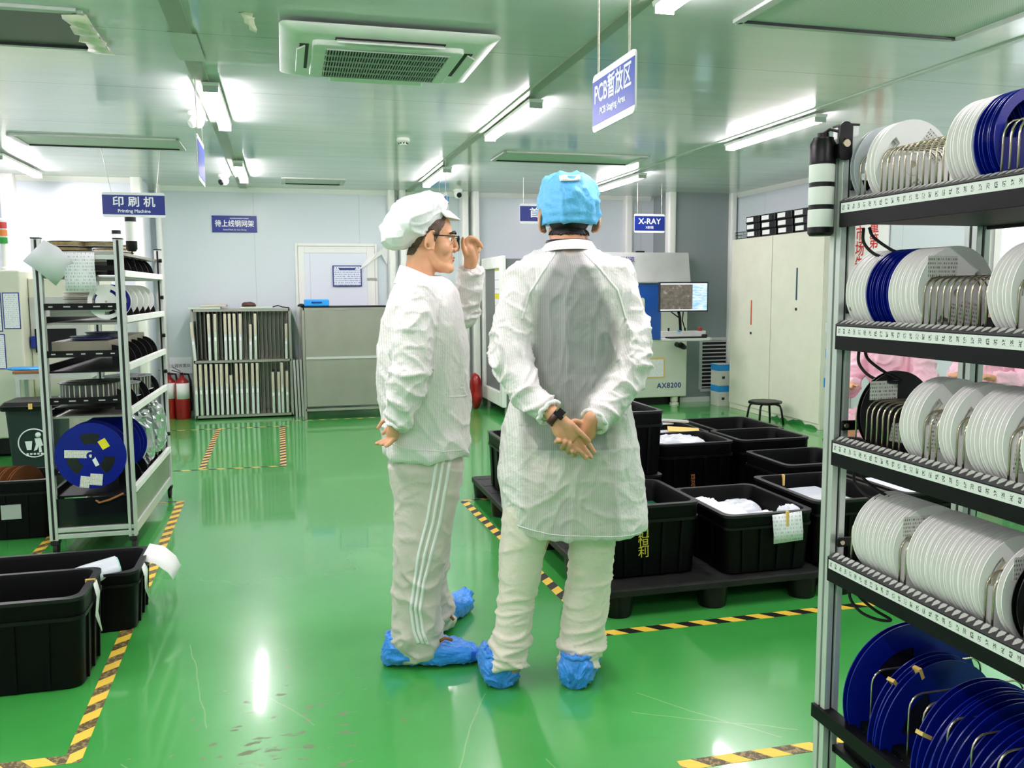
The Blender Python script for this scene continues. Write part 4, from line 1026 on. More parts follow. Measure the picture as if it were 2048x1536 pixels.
# peeled green paint at the foot of the cabinets
# white poster with red writing on the right wall, seen through the rack
pt = thing('wall_poster', 'white poster with red vertical writing seen through the reel rack', 'poster', tuple(atx(1735, 470, 5.285)), -PI / 2)
MB().box(-.30, .30, -.004, .006, -.45, .45).build('sheet', 'paper', pt)
text('质\n量\n第\n一', .15, 'red_text', pt, (.10, -.006, .0), (PI / 2, 0, 0), .002, .0005, .9, line=.95); text('占\n市\n场\n先', .15, 'red_text', pt, (-.10, -.006, -.06), (PI / 2, 0, 0), .002, .0005, .9, line=.95)
# bright panels further along the right wall
def window(n, y0, y1, z0, z1):
    w_ = thing('window_%d' % n, None, None, (5.3, (y0 + y1) / 2, z0)); w_['kind'] = 'structure'
    h, d_ = (y1 - y0) / 2, z1 - z0
    m = MB()
    for s_ in (-1, 1): m.box(-.04, 0, s_ * h - .03, s_ * h + .03, 0, d_)
    m.box(-.04, 0, -h, h, -.03, .03); m.box(-.04, 0, -h, h, d_ - .03, d_ + .03); m.build('window_frame', 'column', w_, .003)
    MB().box(-.015, -.005, -h + .03, h - .03, .03, d_ - .03).build('pane', 'bright_pane', w_)
M['bright_pane'] = glow('bright_lit_pane', (.86, .89, 1.0, 1), .95)
window(1, 4.55, 5.5, .95, 2.05); window(2, 3.75, 4.3, .95, 2.05)
# ---------------------------------------------------------------- component reels
def disc(mb, R, r0, y0, y1, cut=(), n=72, rings=None):
    """A flange: a flat ring about the local Y axis, with window cut-outs (r_in, r_out, a0, a1 in degrees)."""
    rs = sorted(set([r0, R] + [c for q in cut for c in q[:2]]))
    if len(rs) == 2: rs = [r0, (r0 + R) / 2, R]
    def open_(i, j):
        rm, am = (rs[i] + rs[i + 1]) / 2, (j + .5) * 360 / n
        return any(a < rm < b and ((am - c0) % 360) < (c1 - c0) for a, b, c0, c1 in cut)
    v, f, idx = [], [], {}
    def V(i, j, s):
        k_ = (i, j % n, s)
        if k_ not in idx:
            a = 2 * PI * (j % n) / n; idx[k_] = len(v); v.append((rs[i] * math.cos(a), y0 if s == 0 else y1, rs[i] * math.sin(a)))
        return idx[k_]
    K = len(rs) - 1
    for i in range(K):
        for j in range(n):
            if open_(i, j): continue
            f.append((V(i, j, 0), V(i + 1, j, 0), V(i + 1, j + 1, 0), V(i, j + 1, 0)))
            f.append((V(i, j, 1), V(i, j + 1, 1), V(i + 1, j + 1, 1), V(i + 1, j, 1)))
            if i == 0 or open_(i - 1, j): f.append((V(i, j, 0), V(i, j + 1, 0), V(i, j + 1, 1), V(i, j, 1)))
            if i == K - 1 or open_(i + 1, j): f.append((V(i + 1, j, 0), V(i + 1, j, 1), V(i + 1, j + 1, 1), V(i + 1, j + 1, 0)))
            if open_(i, j - 1): f.append((V(i, j, 0), V(i, j, 1), V(i + 1, j, 1), V(i + 1, j, 0)))
            if open_(i, j + 1): f.append((V(i, j + 1, 0), V(i + 1, j + 1, 0), V(i + 1, j + 1, 1), V(i, j + 1, 1)))
    return mb.add(v, f)
def slots(r1, r2, a, w_, k=3): return [(r1, r2, (a + i * 360 / k) % 360, (a + i * 360 / k) % 360 + w_) for i in range(k)]
STK = [  # stickers on a face: centre x, z, width, height, turn
    [(.045, .035, .055, .04, .7), (.0, -.055, .05, .03, -.6)], [(-.035, .05, .06, .035, 0.), (.02, -.04, .06, .045, .2)],
    [(.03, -.03, .07, .035, .9), (.035, .052, .05, .03, -.8)], [(-.045, -.01, .03, .07, .15), (.03, .045, .055, .035, .0)]]
_rp = {}
def reel_proto(kind):
    if kind in _rp: return _rp[kind]
    if kind == 'white': R, wd, mt, cut, tp, tr = .089, .0125, 'white_plastic', slots(.052, .068, 20, 50), 'tape_white', .050
    elif kind == 'white_plain': R, wd, mt, cut, tp, tr = .089, .0125, 'white_plastic', (), 'tape_white', .060
    elif kind == 'blue': R, wd, mt, cut, tp, tr = .089, .0125, 'blue_reel', slots(.036, .072, 10, 62), 'tape_dark', .034
    elif kind == 'grey': R, wd, mt, cut, tp, tr = .089, .0125, 'reel_grey', slots(.045, .074, 40, 34), 'tape_dark', .040
    elif kind == 'black': R, wd, mt, cut, tp, tr = .089, .0125, 'black_reel', slots(.03, .045, 0, 40), 'tape_dark', .07
    elif kind == 'big_blue': R, wd, mt, cut, tp, tr = .165, .017, 'blue_reel', slots(.062, .112, 62, 52), 'tape_dark', .150
    elif kind == 'wide_blue': R, wd, mt, cut, tp, tr = .172, .09, 'blue_reel', slots(.062, .118, 65, 50), 'tape_dark', .155
    b = bpy.data.objects.new('tape_reel', None); COL.objects.link(b); b.empty_display_size = .05
    th = .0016 if R < .1 else .0024
    m = MB(); disc(m, R, .0065 if R < .1 else .0068, 0, th, cut); m.build('front_flange', mt, b, 0, False)
    m = MB(); disc(m, R, .0065 if R < .1 else .0068, wd - th, wd, cut); m.build('back_flange', mt, b, 0, False)
    m = MB(); m.lathe([(.024, th), (tr, th), (tr, wd - th), (.024, wd - th)], 56, 'y'); m.build('wound_tape', tp, b, 0, 'auto')
    m = MB(); m.lathe([(.0085, -.0012), (.021, -.0012), (.0225, .0), (.0225, th)], 40, 'y', cap=False); m.build('hub', mt, b, 0, 'auto')
    _rp[kind] = b; return b
def reel(kind, loc, label, group, sticker=None, tilt=None, spin=None, front_only=False):
    p = reel_proto(kind); used = 'label' in p.keys()
    r = dup(p) if used else p
    r.location = loc
    r.rotation_euler = (tilt[0] if tilt else random.uniform(-.02, .02), spin if spin is not None else random.uniform(0, 6.28), tilt[1] if tilt else random.uniform(-.012, .012))
    tag(r, label, 'reel', group)
    # strip stickers copied with the first reel
    for c in list(r.children):
        if c.name.startswith('sticker') and used: bpy.data.objects.remove(c)
    if sticker is not None:
        for x, z, w_, h_, a in STK[sticker]:
            w_, h_ = w_ * 1.12, h_ * 1.12
            m = MB(); m.box(-w_ / 2, w_ / 2, -.0004, .0002, -h_ / 2, h_ / 2); s = m.build('sticker', 'sticker', r)
            c, d_ = math.cos(-r.rotation_euler.y), math.sin(-r.rotation_euler.y)
            s.location = Matrix.Rotation(-r.rotation_euler.y, 3, 'Y') @ Vector((x, -.0003, z)); s.rotation_euler = (0, -r.rotation_euler.y + a, 0)
    return r

# ---------------------------------------------------------------- right reel rack
def extrusion(mb, x0, x1, y0, y1, z0, z1, slot=.007):
    """Aluminium profile: a square tube with a groove down the middle of each side."""
    cx, cy = (x0 + x1) / 2, (y0 + y1) / 2; s = slot / 2; d = .006
    P = [(x0, y0), (cx - s, y0), (cx - s, y0 + d), (cx + s, y0 + d), (cx + s, y0), (x1, y0), (x1, cy - s), (x1 - d, cy - s), (x1 - d, cy + s), (x1, cy + s), (x1, y1),
         (cx + s, y1), (cx + s, y1 - d), (cx - s, y1 - d), (cx - s, y1), (x0, y1), (x0, cy + s), (x0 + d, cy + s), (x0 + d, cy - s), (x0, cy - s)]
    return mb.prism(P, 'z', z0, z1)
RY0, RY1 = .40, 1.66
rr = thing('reel_rack', 'aluminium reel rack at the right edge of the photo, full of component reels', 'rack', (1.16, 1.64, 0))
RO = Vector((1.16, 1.64, 0))
def rmb(): return MB(Matrix.Translation(-RO))
def post(x0, y0, top, far):
    o = extrusion(rmb(), x0, x0 + .036, y0, y0 + .038, .09, top).build('post', 'alu', rr, .0012)
    m = rmb(); cx = x0 + .018
    m.box(cx - .0035, cx + .0035, y0 + .0052, y0 + .0062, .1, top); m.box(x0 + .0052, x0 + .0062, y0 + .0155, y0 + .0225, .1, top)
    m.build('groove', 'dark_slot', o)
    rmb().box(x0 - .001, x0 + .037, y0 - .001, y0 + .039, top, top + .004).build('end_cap', 'black', o)
    m = rmb(); m.cyl((cx, y0 + .012, .032), (cx, y0 + .026, .032), .032, .032, 20); m.box(cx - .015, cx + .015, y0 + .0, y0 + .038, .055, .09); m.build('caster', 'rubber', o, .003)
for x_, y_ in ((1.147, 1.622), (1.495, 1.622), (1.147, .40), (1.495, .40)): post(x_, y_, 1.705, y_ > 1)
RAIL = [1.545, 1.287, 1.035, .776]
def mark_mat():
    """Row of small illegible slot marks on the white label strip (spaced along Y)."""
    t = NT('slot_label_strip'); co = t.coord(); x, y, z = t.sep(co)
    u = t.math('MULTIPLY', t.math('SUBTRACT', y, 0.0), 1 / .0168); fu = t.math('FRACT', u)
    a = t.math('MULTIPLY', t.math('GREATER_THAN', fu, .28), t.math('LESS_THAN', fu, .70))
    n = t.n('ShaderNodeTexNoise', i_Scale=520.0, i_Detail=1.0); t.l(co, n.inputs['Vector'])
    ink = t.math('MULTIPLY', a, t.math('GREATER_THAN', n.outputs[0], .5))
    zz = t.math('MULTIPLY', t.math('GREATER_THAN', z, 0.005), t.math('LESS_THAN', z, 0.0155))
    t.l(t.mix(t.math('MULTIPLY', ink, zz), rgb(228, 231, 226), rgb(62, 64, 66)), t.b.inputs['Base Color']); t.b.inputs['Roughness'].default_value = .5
    return t.m
M['slot_labels'] = mark_mat()
M['drop_grey'] = plain('pale_slot_pads', rgb(196, 196, 190), .45)
M['rail_dark'] = plain('charcoal_slot_strip', rgb(62, 58, 62), .5, var=.1)
for i, z in enumerate(RAIL):
    o = rmb().box(1.139, 1.149, RY0, 1.618, z - .052, z - .0).build('shelf_rail', 'black_metal', rr, .001)
    s = MB().box(-.0006, .0, -(1.612 - RY0), 0, 0, .020).build('label_strip', 'slot_labels', o); s.location = Vector((1.139, 1.612, z - .0225)) - RO
    m = rmb(); m.prism([(1.139, z), (1.139, z + .0015), (1.158, z + .009), (1.158, z)], 'y', RY0, 1.618) if False else m.add(
        [(1.139, RY0, z), (1.139, 1.618, z), (1.139, 1.618, z + .002), (1.139, RY0, z + .002), (1.158, RY0, z), (1.158, 1.618, z), (1.158, 1.618, z + .0105), (1.158, RY0, z + .0105)],
        [(0, 1, 2, 3), (4, 7, 6, 5), (3, 2, 6, 7), (0, 4, 5, 1), (0, 3, 7, 4), (1, 5, 6, 2)])
    m.build('slot_strip', 'rail_dark', o)
    m = rmb()
    for k_ in range(44):
        y = 1.605 - .0168 * k_; q = [(-.0050, 1), (.0050, 1), (.0060, .7), (.0012, 0.15), (-.0012, 0.15), (-.0060, .7)]
        vv = [(1.1395 + .0185 * v_, y + u_, z + .0025 + .0087 * v_) for u_, v_ in q]
        m.add(vv + [(a, b, c - .002) for a, b, c in vv], [tuple(range(6)), tuple(range(11, 5, -1))] + [(j, 6 + j, 6 + (j + 1) % 6, (j + 1) % 6) for j in range(6)])
    m.build('slot_pads', 'drop_grey', o)
    rmb().box(1.149, 1.52, RY0, 1.618, z - .045, z - .030).build('shelf_deck', 'black_metal', rr)
    rmb().box(1.515, 1.527, RY0, 1.618, z - .052, z + .012).build('shelf_rail', 'black_metal', rr, .001)
    for y_ in (1.612, .42):
        o2 = rmb().bar((1.155, y_ - .004, z + .035), (1.545, y_ - .004, z + .035), .006, .022, (0, 0, 1)).build('side_bracket', 'black', rr, .003)
        rmb().cyl((1.165, y_ - .0075, z + .035), (1.165, y_ - .011, z + .035), .0055, .005, 12).build('screw', 'chrome', o2)
z5 = .421
o = rmb(); o.prism([(1.139, z5), (1.139, z5 - .032), (1.142, z5 - .032), (1.142, z5 - .003), (1.17, z5 - .003), (1.17, z5)], 'y', RY0, 1.66); o.build('shelf_rail', 'black_metal', rr, .001)
rmb().box(1.17, 1.52, RY0, 1.62, z5 - .10, z5 - .085).build('shelf_deck', 'black_metal', rr)
o = rmb().box(1.185, 1.21, RY0, 1.60, z5 - .085, z5 + .004).build('reel_channel', 'black_metal', rr)
m = rmb()
for k_ in range(60): m.box(1.184, 1.186, 1.595 - k_ * .02 - .003, 1.595 - k_ * .02, z5 - .03, z5 - .012)
m.build('slots', 'light_grey', o)
rmb().box(1.45, 1.475, RY0, 1.60, z5 - .085, z5 - .02).build('reel_channel', 'black_metal', rr)
rmb().bar((1.16, 1.64, .14), (1.53, 1.64, .14), .03, .03).build('cross_bar', 'alu', rr); rmb().bar((1.16, .42, .14), (1.53, .42, .14), .03, .03).build('cross_bar', 'alu', rr)
rmb().bar((1.163, .42, .12), (1.163, 1.64, .12), .03, .03).build('cross_bar', 'alu', rr); rmb().bar((1.515, .42, .12), (1.515, 1.64, .12), .03, .03).build('cross_bar', 'alu', rr)
# bent wire dividers: one prototype per size, copied
def wire(h, x0, x1, r=.0019):
    pts = [(x0, 0, -.03), (x0, 0, h - .03)] + [(x0 + .03 - .03 * math.cos(a), 0, h - .03 + .03 * math.sin(a)) for a in (PI / 8, PI / 4, 3 * PI / 8, PI / 2)] + \
          [(x1 - .03 + .03 * math.sin(a), 0, h - .03 + .03 * math.cos(a)) for a in (0, PI / 8, PI / 4, 3 * PI / 8, PI / 2)] + [(x1, 0, -.03)]
    return MB().tube(pts, r, 8, True)
w0 = wire(.098, 0, .13).build('wire_divider', 'chrome', rr, 0, True)
slot_y = lambda k_: 1.605 - .0168 * (k_ + .5)
ROWS = {  # shelf -> list of (kind, first slot, last slot)
    0: [('grey', 0, 0), ('white_plain', 3, 4), ('white_plain', 16, 19), ('blue', 20, 22), ('white', 29, 30)],
    1: [('white_plain', 0, 3), ('blue', 4, 7), ('white_plain', 8, 12), ('white', 23, 25), ('white_plain', 29, 30)],
    2: [('black', 3, 3), ('white', 11, 13), ('white', 17, 18), ('white', 21, 25), ('white_plain', 28, 29)],
    3: [('white', 3, 10), ('white_plain', 13, 23), ('white', 26, 26), ('black', 28, 28)]}
first = True
SH = ['top shelf', 'second shelf', 'third shelf', 'fourth shelf']
for i, z in enumerate(RAIL):
    taken = set(k_ for q in ROWS[i] for k_ in range(q[1], q[2] + 1))
    lim = (31, 31, 31, 30)[i]
    for k_ in range(2 if i else 1, lim):
        if k_ in taken or (k_ - 1 in taken and k_ + 1 in taken): continue
        o = w0 if first else w0.copy()
        if not first: COL.objects.link(o); o.parent = rr
        o.location = Vector((1.165, 1.605 - .0168 * k_, z)) - RO; first = False
    n = 0
    for kind, a, b in ROWS[i]:
        for k_ in range(a, b + 1):
            if kind.startswith('white'): kind = 'white' if k_ == b else 'white_plain'
            n += 1; word = {'white': 'white', 'white_plain': 'white', 'blue': 'navy blue', 'black': 'black', 'grey': 'grey'}[kind]
            stick = (k_ + i) % 4 if (k_ == b) else (0 if k_ % 5 == 0 else None)
            reel(kind, (1.151 + .089, slot_y(k_) - .006, z + .068), '%s tape reel, %s from the far post, %s of the right rack' % (word, ORD[n], SH[i]),
                 'reels on the right rack', stick, (random.uniform(-.03, .0), random.uniform(-.02, .02)), spin=random.choice((.2, .5, 2.2, 4.4)) if kind != 'grey' else -.5)
BACK = {1: [('white', 19, 24)], 2: [('white_plain', 17, 20), ('blue', 21, 21), ('white_plain', 22, 24)], 3: []}
for i, lst in BACK.items():
    n = 0
    for kind, a, b in lst:
        for k_ in range(a, b + 1):
            n += 1
            reel(kind, (1.345 + .089, slot_y(k_) - .006, RAIL[i] + .062), '%s rear-lane tape reel, %s from the far post, right rack %s' % ('navy blue' if kind == 'blue' else 'white', ORD[n], SH[i]),
                 'rear lane reels on the right rack', None)
w1 = wire(.13, 0, .28, .0022).build('wire_divider', 'chrome', rr, 0, True); first = True
for y_ in (1.585, 1.52, 1.405, 1.365, 1.30, 1.24, 1.18):
    o = w1 if first else w1.copy()
    if not first: COL.objects.link(o); o.parent = rr
    o.location = Vector((1.19, y_, z5)) - RO; first = False
bl = [(1.545, .455, -.06), (1.478, .412, -.10), (1.456, .408, -.10), (1.338, .415, -.08), (1.318, .41, -.08), (1.296, .408, -.08), (1.274, .405, -.08), (1.225, .40, -.05), (1.203, .40, -.05), (1.16, .40, -.05)]
for n, (y_, z_, tl_) in enumerate(bl):
    r = reel('big_blue', (1.152 + .166, y_, z_ + .01), 'large navy blue tape reel, %s from the far post on the lowest shelf in view' % ORD[n + 1], 'large blue reels on the lowest shelf', None, (tl_, .0), spin=(-.5, 1.2, 1.2, .3, 2.2, .9, 1.7, .4, 2.6, 1.0)[n])
    if n in (1, 2, 3):
        a = (2.3, 1.95, 2.65)[n - 1] + 0.0
        p = Matrix.Rotation(-r.rotation_euler.y, 3, 'Y') @ Vector((math.cos(a) * .158, .0, math.sin(a) * .158))
        o = MB().box(-.004, .004, -.001, .018, -.012, .012).build('yellow_tape', 'yellow_tape', r); o.location = p; o.rotation_euler = (0, -r.rotation_euler.y - a + PI / 2, 0); o['label'] = 'strip of yellow masking tape over the rim'
# beacon on the rack post and loose cables
bc = thing('beacon', 'white and black stacked beacon hanging on the right rack post', 'signal light', tuple(at(1640, 470, 1.655)))
z = 0
MB().lathe([(.022, -.002), (.0265, .004), (.0265, .016)], 28).build('foot', 'black', bc, 0, 'auto')
z = .016
for i in range(3):
    MB().lathe([(.0262, z), (.0268, z + .003), (.0268, z + .037)], 28).build('white_lens', 'white_paint', bc, 0, 'auto'); z += .037
    MB().lathe([(.0255, z), (.0255, z + .010)], 28).build('black_band', 'black', bc, 0, 'auto'); z += .010
MB().lathe([(.0268, z - .006), (.0268, z + .034), (.022, z + .042), (.022, z + .046), (.012, z + .048), (.012, z + .056)], 28).build('cap', 'black', bc, 0, 'auto')
m = MB(); m.prism(rrect(.012, .042, z - .005, z + .075, .014), 'y', -.042, -.038); m.bar((.016, -.04, z + .015), (.016, .0, z + .015), .004, .03); m.build('bracket', 'black', bc)
m = MB(); m.cyl((.027, -.042, z + .03), (.027, -.046, z + .03), .009, .008, 14); m.build('bracket_screw', 'chrome', bc)
MB().tube([(0, 0, z + .054), (.012, -.006, z + .064), (.02, -.03, z + .055), (.026, -.044, z + .036)], .0035, 8).build('cable', 'rubber', bc, 0, True)
for i, (z_, lab) in enumerate(((1.49, 'short black cable loop under the top shelf of the right rack'), (1.235, 'black cable loop under the second shelf of the right rack'), (.98, 'black cable loop under the third shelf of the right rack'), (.72, 'black cable loop under the fourth shelf of the right rack'))):
    y0 = 1.585
    o = MB().tube(curve_pts([(1.175, y0, z_), (1.177, y0, z_ - .03), (1.19, y0 - .02, z_ - .055), (1.215, y0 - .045, z_ - .065), (1.235, y0 - .06, z_ - .062), (1.21, y0 - .04, z_ - .045), (1.185, y0 - .02, z_ - .02), (1.18, y0 - .012, z_)]), .0032, 8).build('cable', 'rubber', None, 0, True)
    tag(o, lab, 'cable', 'loose cables on the right rack')
# ---------------------------------------------------------------- left reel rack
lr = thing('reel_rack', 'aluminium reel rack on castors in the left aisle with large blue reels', 'rack', (-.80, 4.82, 0), -.024)
LW, LD = .385, 1.22
LZ = [1.467, 1.231, .985, .750, .335]
for x_, y_ in ((-LW - .03, 0), (-.034, 0), (-LW - .03, LD), (-.034, LD)):
    o = extrusion(MB(), x_, x_ + .04, y_, y_ + .04, .085, 1.635, .012).build('post', 'alu', lr, .0012)
    m = MB(); m.box(x_ + .014, x_ + .026, y_ + .0052, y_ + .0062, .09, 1.63); m.box(x_ + .034, x_ + .0348, y_ + .014, y_ + .026, .09, 1.63); m.build('groove', 'dark_slot', o)
    MB().box(x_ - .002, x_ + .042, y_ - .002, y_ + .042, 1.635, 1.641).build('end_cap', 'black', o)
    m = MB(); m.cyl((x_ + .012, y_ + .03, .035), (x_ + .032, y_ + .03, .035), .035, .035, 22); m.box(x_ + .003, x_ + .04, y_ + .0, y_ + .05, .06, .085); m.build('caster', 'rubber', o, .003)
for z in (.092, .125): MB().box(-LW, -.0, .005, .035, z, z + .024).build('cross_bar', 'alu', lr, .002)
for x_ in (-LW - .01, -.015): MB().box(x_ - .015, x_ + .018, .02, LD + .02, .092, .145).build('cross_bar', 'alu', lr, .002)
MB().box(-LW, -.0, .022, .026, .15, .30).build('end_panel', 'glass_dark', lr)
MB().box(-.010, -.006, .03, LD, .145, .29).build('side_panel', 'steel', lr)
MB().box(-LW, -.01, .03, LD, .15, .16).build('base_tray', 'black_metal', lr)
for i, z in enumerate(LZ):
    MB().box(-.012, .012, .03, LD + .01, z - .022, z + .012).build('shelf_rail', 'white_paint', lr, .002)
    MB().box(-LW - .012, -LW + .004, .03, LD + .01, z - .022, z + .012).build('shelf_rail', 'black_metal', lr, .002)
    MB().box(-LW, -.012, .03, LD, z - .03, z - .02).build('shelf_deck', 'steel' if i in (0, 1, 3) else 'black_metal', lr)
    zb_ = z + (.065, .063, .068, .062, .11)[i]
    if i:
        o = MB().box(-LW + .0, -.03, .008, .016, zb_ - .017, zb_ + .017).build('end_bar', 'black_metal', lr, .001)
        m = MB()
        for k_ in range(5): m.box(-LW + .03 + k_ * .07, -LW + .05 + k_ * .07 + .012 * (k_ % 2), .0065, .0085, zb_ - .003, zb_ + .003)
        m.build('slots', 'light_grey', o)
    for k_ in range(6):
        y_ = .16 + k_ * .18
        P = [(-.10, z - .01), (-.10, z + .06)] + [(-.10 + .085 * math.sin(a), z + .0 + .105 * math.cos(a)) for a in [PI / 16 * j for j in range(0, 9)]] + [(-.012, z - .01)]
        MB().prism(P, 'y', y_, y_ + .006).build('divider_fin', 'black', lr)
        MB().cyl((-.006, y_ + .16 if k_ == 5 else y_, z + .1), (.012, y_ + .16 if k_ == 5 else y_, z + .1), .012, .012, 12).build('knob', 'black', lr) if k_ == 5 else None
MB().box(-LW, -.02, .03, LD, 1.560, 1.575).build('top_deck', 'steel', lr)
for z in (1.545, 1.49): MB().box(-LW, -.03, .004, .018, z - .013, z + .013).build('end_bar', 'alu' if z > 1.5 else 'black_metal', lr, .001)
def onrack(o, x, y, z, rz=0.0):
    p = lr.matrix_basis @ Vector((x, y, z)); o.location = p; o.rotation_euler.z += rz + lr.rotation_euler.z; return o
bpy.context.view_layer.update()
LRM = Matrix.Translation(Vector((-.80, 4.82, 0))) @ Matrix.Rotation(-.024, 4, 'Z')
def lrp(x, y, z): return tuple(LRM @ Vector((x, y, z)))
# flat reels and boxes on the levels
def flat_reel(label, x, y, z, R, h, mt, tp, group='reels lying flat on the left rack'):
    t = thing('tape_reel', label, 'reel', lrp(x, y, z), random.random() * 6, group)
    for nm, a in (('bottom_flange', 0), ('top_flange', h - .003)):
        m = MB(); disc(m, R, .02, 0, .003, slots(R * .42, R * .72, 30, 50)); o = m.build(nm, mt, t); o.rotation_euler = (PI / 2, 0, 0); o.location = (0, 0, a + .003)
    MB().lathe([(R * .3, .003), (R * .93, .003), (R * .93, h - .003), (R * .3, h - .003)], 48).build('wound_tape', tp, t, 0, 'auto')
M['gold_tape'] = plain('golden_carrier_tape', rgb(150, 128, 74), .35, var=.3, vscale=50)
def strip_tape(name, a, b, n_):
    t = NT(name); co = t.coord(); x, y, z = t.sep(co)
    an = t.n('ShaderNodeMath', operation='ARCTAN2'); t.l(y, an.inputs[0]); t.l(x, an.inputs[1])
    f = t.math('FRACT', t.math('MULTIPLY', an.outputs[0], n_))
    t.l(t.mix(t.math('GREATER_THAN', f, .8), a, b), t.b.inputs['Base Color']); t.b.inputs['Roughness'].default_value = .35
    return t.m
M['pocket_tape'] = strip_tape('pocketed_carrier_tape', rgb(58, 62, 60), rgb(198, 196, 176), 5.0)
flat_reel('silver reel lying on the left of the left rack top', -.28, .17, 1.600, .10, .028, 'reel_grey', 'gold_tape')
flat_reel('pale reel lying on the right of the left rack top', -.12, .18, 1.600, .10, .026, 'reel_grey', 'gold_tape')
flat_reel('dark reel under the silver reel on the left rack top', -.27, .17, 1.576, .105, .023, 'black_reel', 'gold_tape')
flat_reel('dark reel under the pale reel on the left rack top', -.11, .2, 1.576, .10, .023, 'black_reel', 'gold_tape') if False else None
for n in range(3): flat_reel('pale reel, %s of three in the pile at the back of the left rack top' % ('lowest', 'middle', 'topmost')[n], -.15, .62, 1.576 + n * .019, .11, .018, 'white_plastic', 'gold_tape')
for n in range(3): flat_reel('pale reel, %s of three in the pile on the second level of the left rack' % ('lowest', 'middle', 'topmost')[n], -.26, .30, 1.30 + n * .024, .095, .022, ('reel_grey', 'black_reel', 'white_plastic')[n], 'tape_white')
flat_reel('wide dark reel with pocketed tape lying on the fourth level', -.225, .20, .815, .155, .075, 'black_reel', 'pocket_tape')
flat_reel('smaller pocketed-tape reel behind the wide dark reel', -.16, .52, .775, .13, .075, 'reel_grey', 'pocket_tape')
flat_reel('pocketed-tape reel at the back of the fourth level', -.16, .85, .775, .14, .085, 'reel_grey', 'pocket_tape')
flat_reel('navy blue reel lying on the grey tray of the third level', -.22, .25, 1.115, .10, .016, 'blue_reel', 'tape_dark')
flat_reel('upper navy blue reel lying on the grey tray of the third level', -.18, .40, 1.115, .10, .03, 'blue_reel', 'tape_dark')
def box_thing(name, label, cat, x0, x1, y0, y1, z0, z1, mt, group=None):
    o = MB().box(-(x1 - x0) / 2, (x1 - x0) / 2, -(y1 - y0) / 2, (y1 - y0) / 2, 0, z1 - z0).build(name, mt, None, .003)
    o.location = lrp((x0 + x1) / 2, (y0 + y1) / 2, z0); o.rotation_euler = (0, 0, -.024); return tag(o, label, cat, group)
box_thing('tray', 'flat grey tray lid across the third level of the left rack', 'tray', -.375, -.105, .10, 1.15, 1.095, 1.112, 'kraft_grey') if False else None
M['kraft_grey'] = plain('grey_brown_tray', rgb(140, 134, 118), .5)
box_thing('tray', 'flat grey tray across the third level of the left rack', 'tray', -.375, -.105, .10, 1.15, 1.04, 1.112, 'kraft_grey')
box_thing('tray', 'pale tray at the top level of the left rack', 'tray', -.375, -.105, .25, 1.15, 1.475, 1.53, 'kraft_grey')
box_thing('tray', 'low pale tray under the flat reels on the second level', 'tray', -.375, -.10, .10, .62, 1.24, 1.298, 'steel')
box_thing('tray', 'low tray under the pocketed reels on the fourth level', 'tray', -.37, -.10, .06, 1.1, .762, .774, 'black_metal')
for n, (y_, k_) in enumerate(((.05, 'white'), (.20, 'blue'), (.225, 'white_plain'), (.40, 'white_plain'), (.58, 'white_plain'), (.76, 'white_plain'), (.94, 'white_plain'))):
    reel(k_, lrp(-.092, y_, 1.318), '%s tape reel, %s from the front, second level of the left rack' % ('navy blue' if k_ == 'blue' else 'white', ORD[n + 1]), 'standing reels on the left rack', None, (0, -.024), spin=.3 * n)
r = reel('wide_blue', lrp(-.195, -.005, .525), 'largest navy blue reel at the front of the left rack, with a yellow sticker', 'large blue reels on the left rack', None, (0, -.024), spin=.0)
for x_, z_, w_, h_, a_, mt in ((-.06, .012, .13, .04, .06, 'sticker'), (.065, .06, .04, .05, -.5, 'yellow'), (-.035, -.135, .045, .06, .15, 'sticker'), (.02, -.125, .06, .06, .12, 'sticker'), (.02, -.03, .02, .05, -.4, 'paper')):
    o = MB().box(-w_ / 2, w_ / 2, -.0006, .0002, -h_ / 2, h_ / 2).build('sticker', mt, r); o.location = (x_, -.0004, z_); o.rotation_euler = (0, a_, 0)
reel('wide_blue', lrp(-.175, .28, .525), 'navy blue reel just behind the largest blue reel of the left rack', 'large blue reels on the left rack', None, (0, -.024), spin=1.0)
reel('big_blue', lrp(-.16, .42, .52), 'third navy blue reel deeper on the lowest shelf of the left rack', 'large blue reels on the left rack', None, (0, -.024), spin=2.0)
def foil(label, x, y, z, rx, ry, rz_, seed, mt='foil'):
    m = MB(); m.sphere((0, 0, 0), 1, 40, 26); me = m.mesh()
    for v in me.vertices:
        p = v.co.copy(); n_ = abs(noise.noise(p * 2.2 + Vector((seed, 0, 0)))) * .5 + abs(noise.noise(p * 5 + Vector((0, seed, 0)))) * .3
        q = Vector((math.copysign(abs(p.x) ** .6, p.x), math.copysign(abs(p.y) ** .6, p.y), math.copysign(abs(p.z) ** .7, p.z))) * (1.05 - n_ * .55)
        v.co = Vector((q.x * rx, q.y * ry, q.z * rz_))
    o = link('foil_bag', me, mt, None, 0, False); o.location = lrp(x, y, z); return tag(o, label, 'bag', 'foil bags on the left rack')
foil('crumpled silver foil bag behind the big blue reels of the left rack', -.17, .66, .50, .18, .10, .20, 3)
foil('crumpled silver foil bag bulging out to the right of the left rack', -.10, .92, .53, .13, .13, .18, 9)
foil('clear crumpled bag at the back end of the left rack lowest shelf', -.12, 1.12, .50, .13, .06, .16, 21, 'clear_film')
# loose leads hanging behind the dark end panel
o = MB().tube([lrp(-.22, .05, .30), lrp(-.17, .012, .272), lrp(-.12, .010, .285), lrp(-.05, .012, .315)], .006, 8).build('cable', 'kraft', None, 0, True); tag(o, 'brown wire bundle in the dark bottom end of the left rack', 'cable')
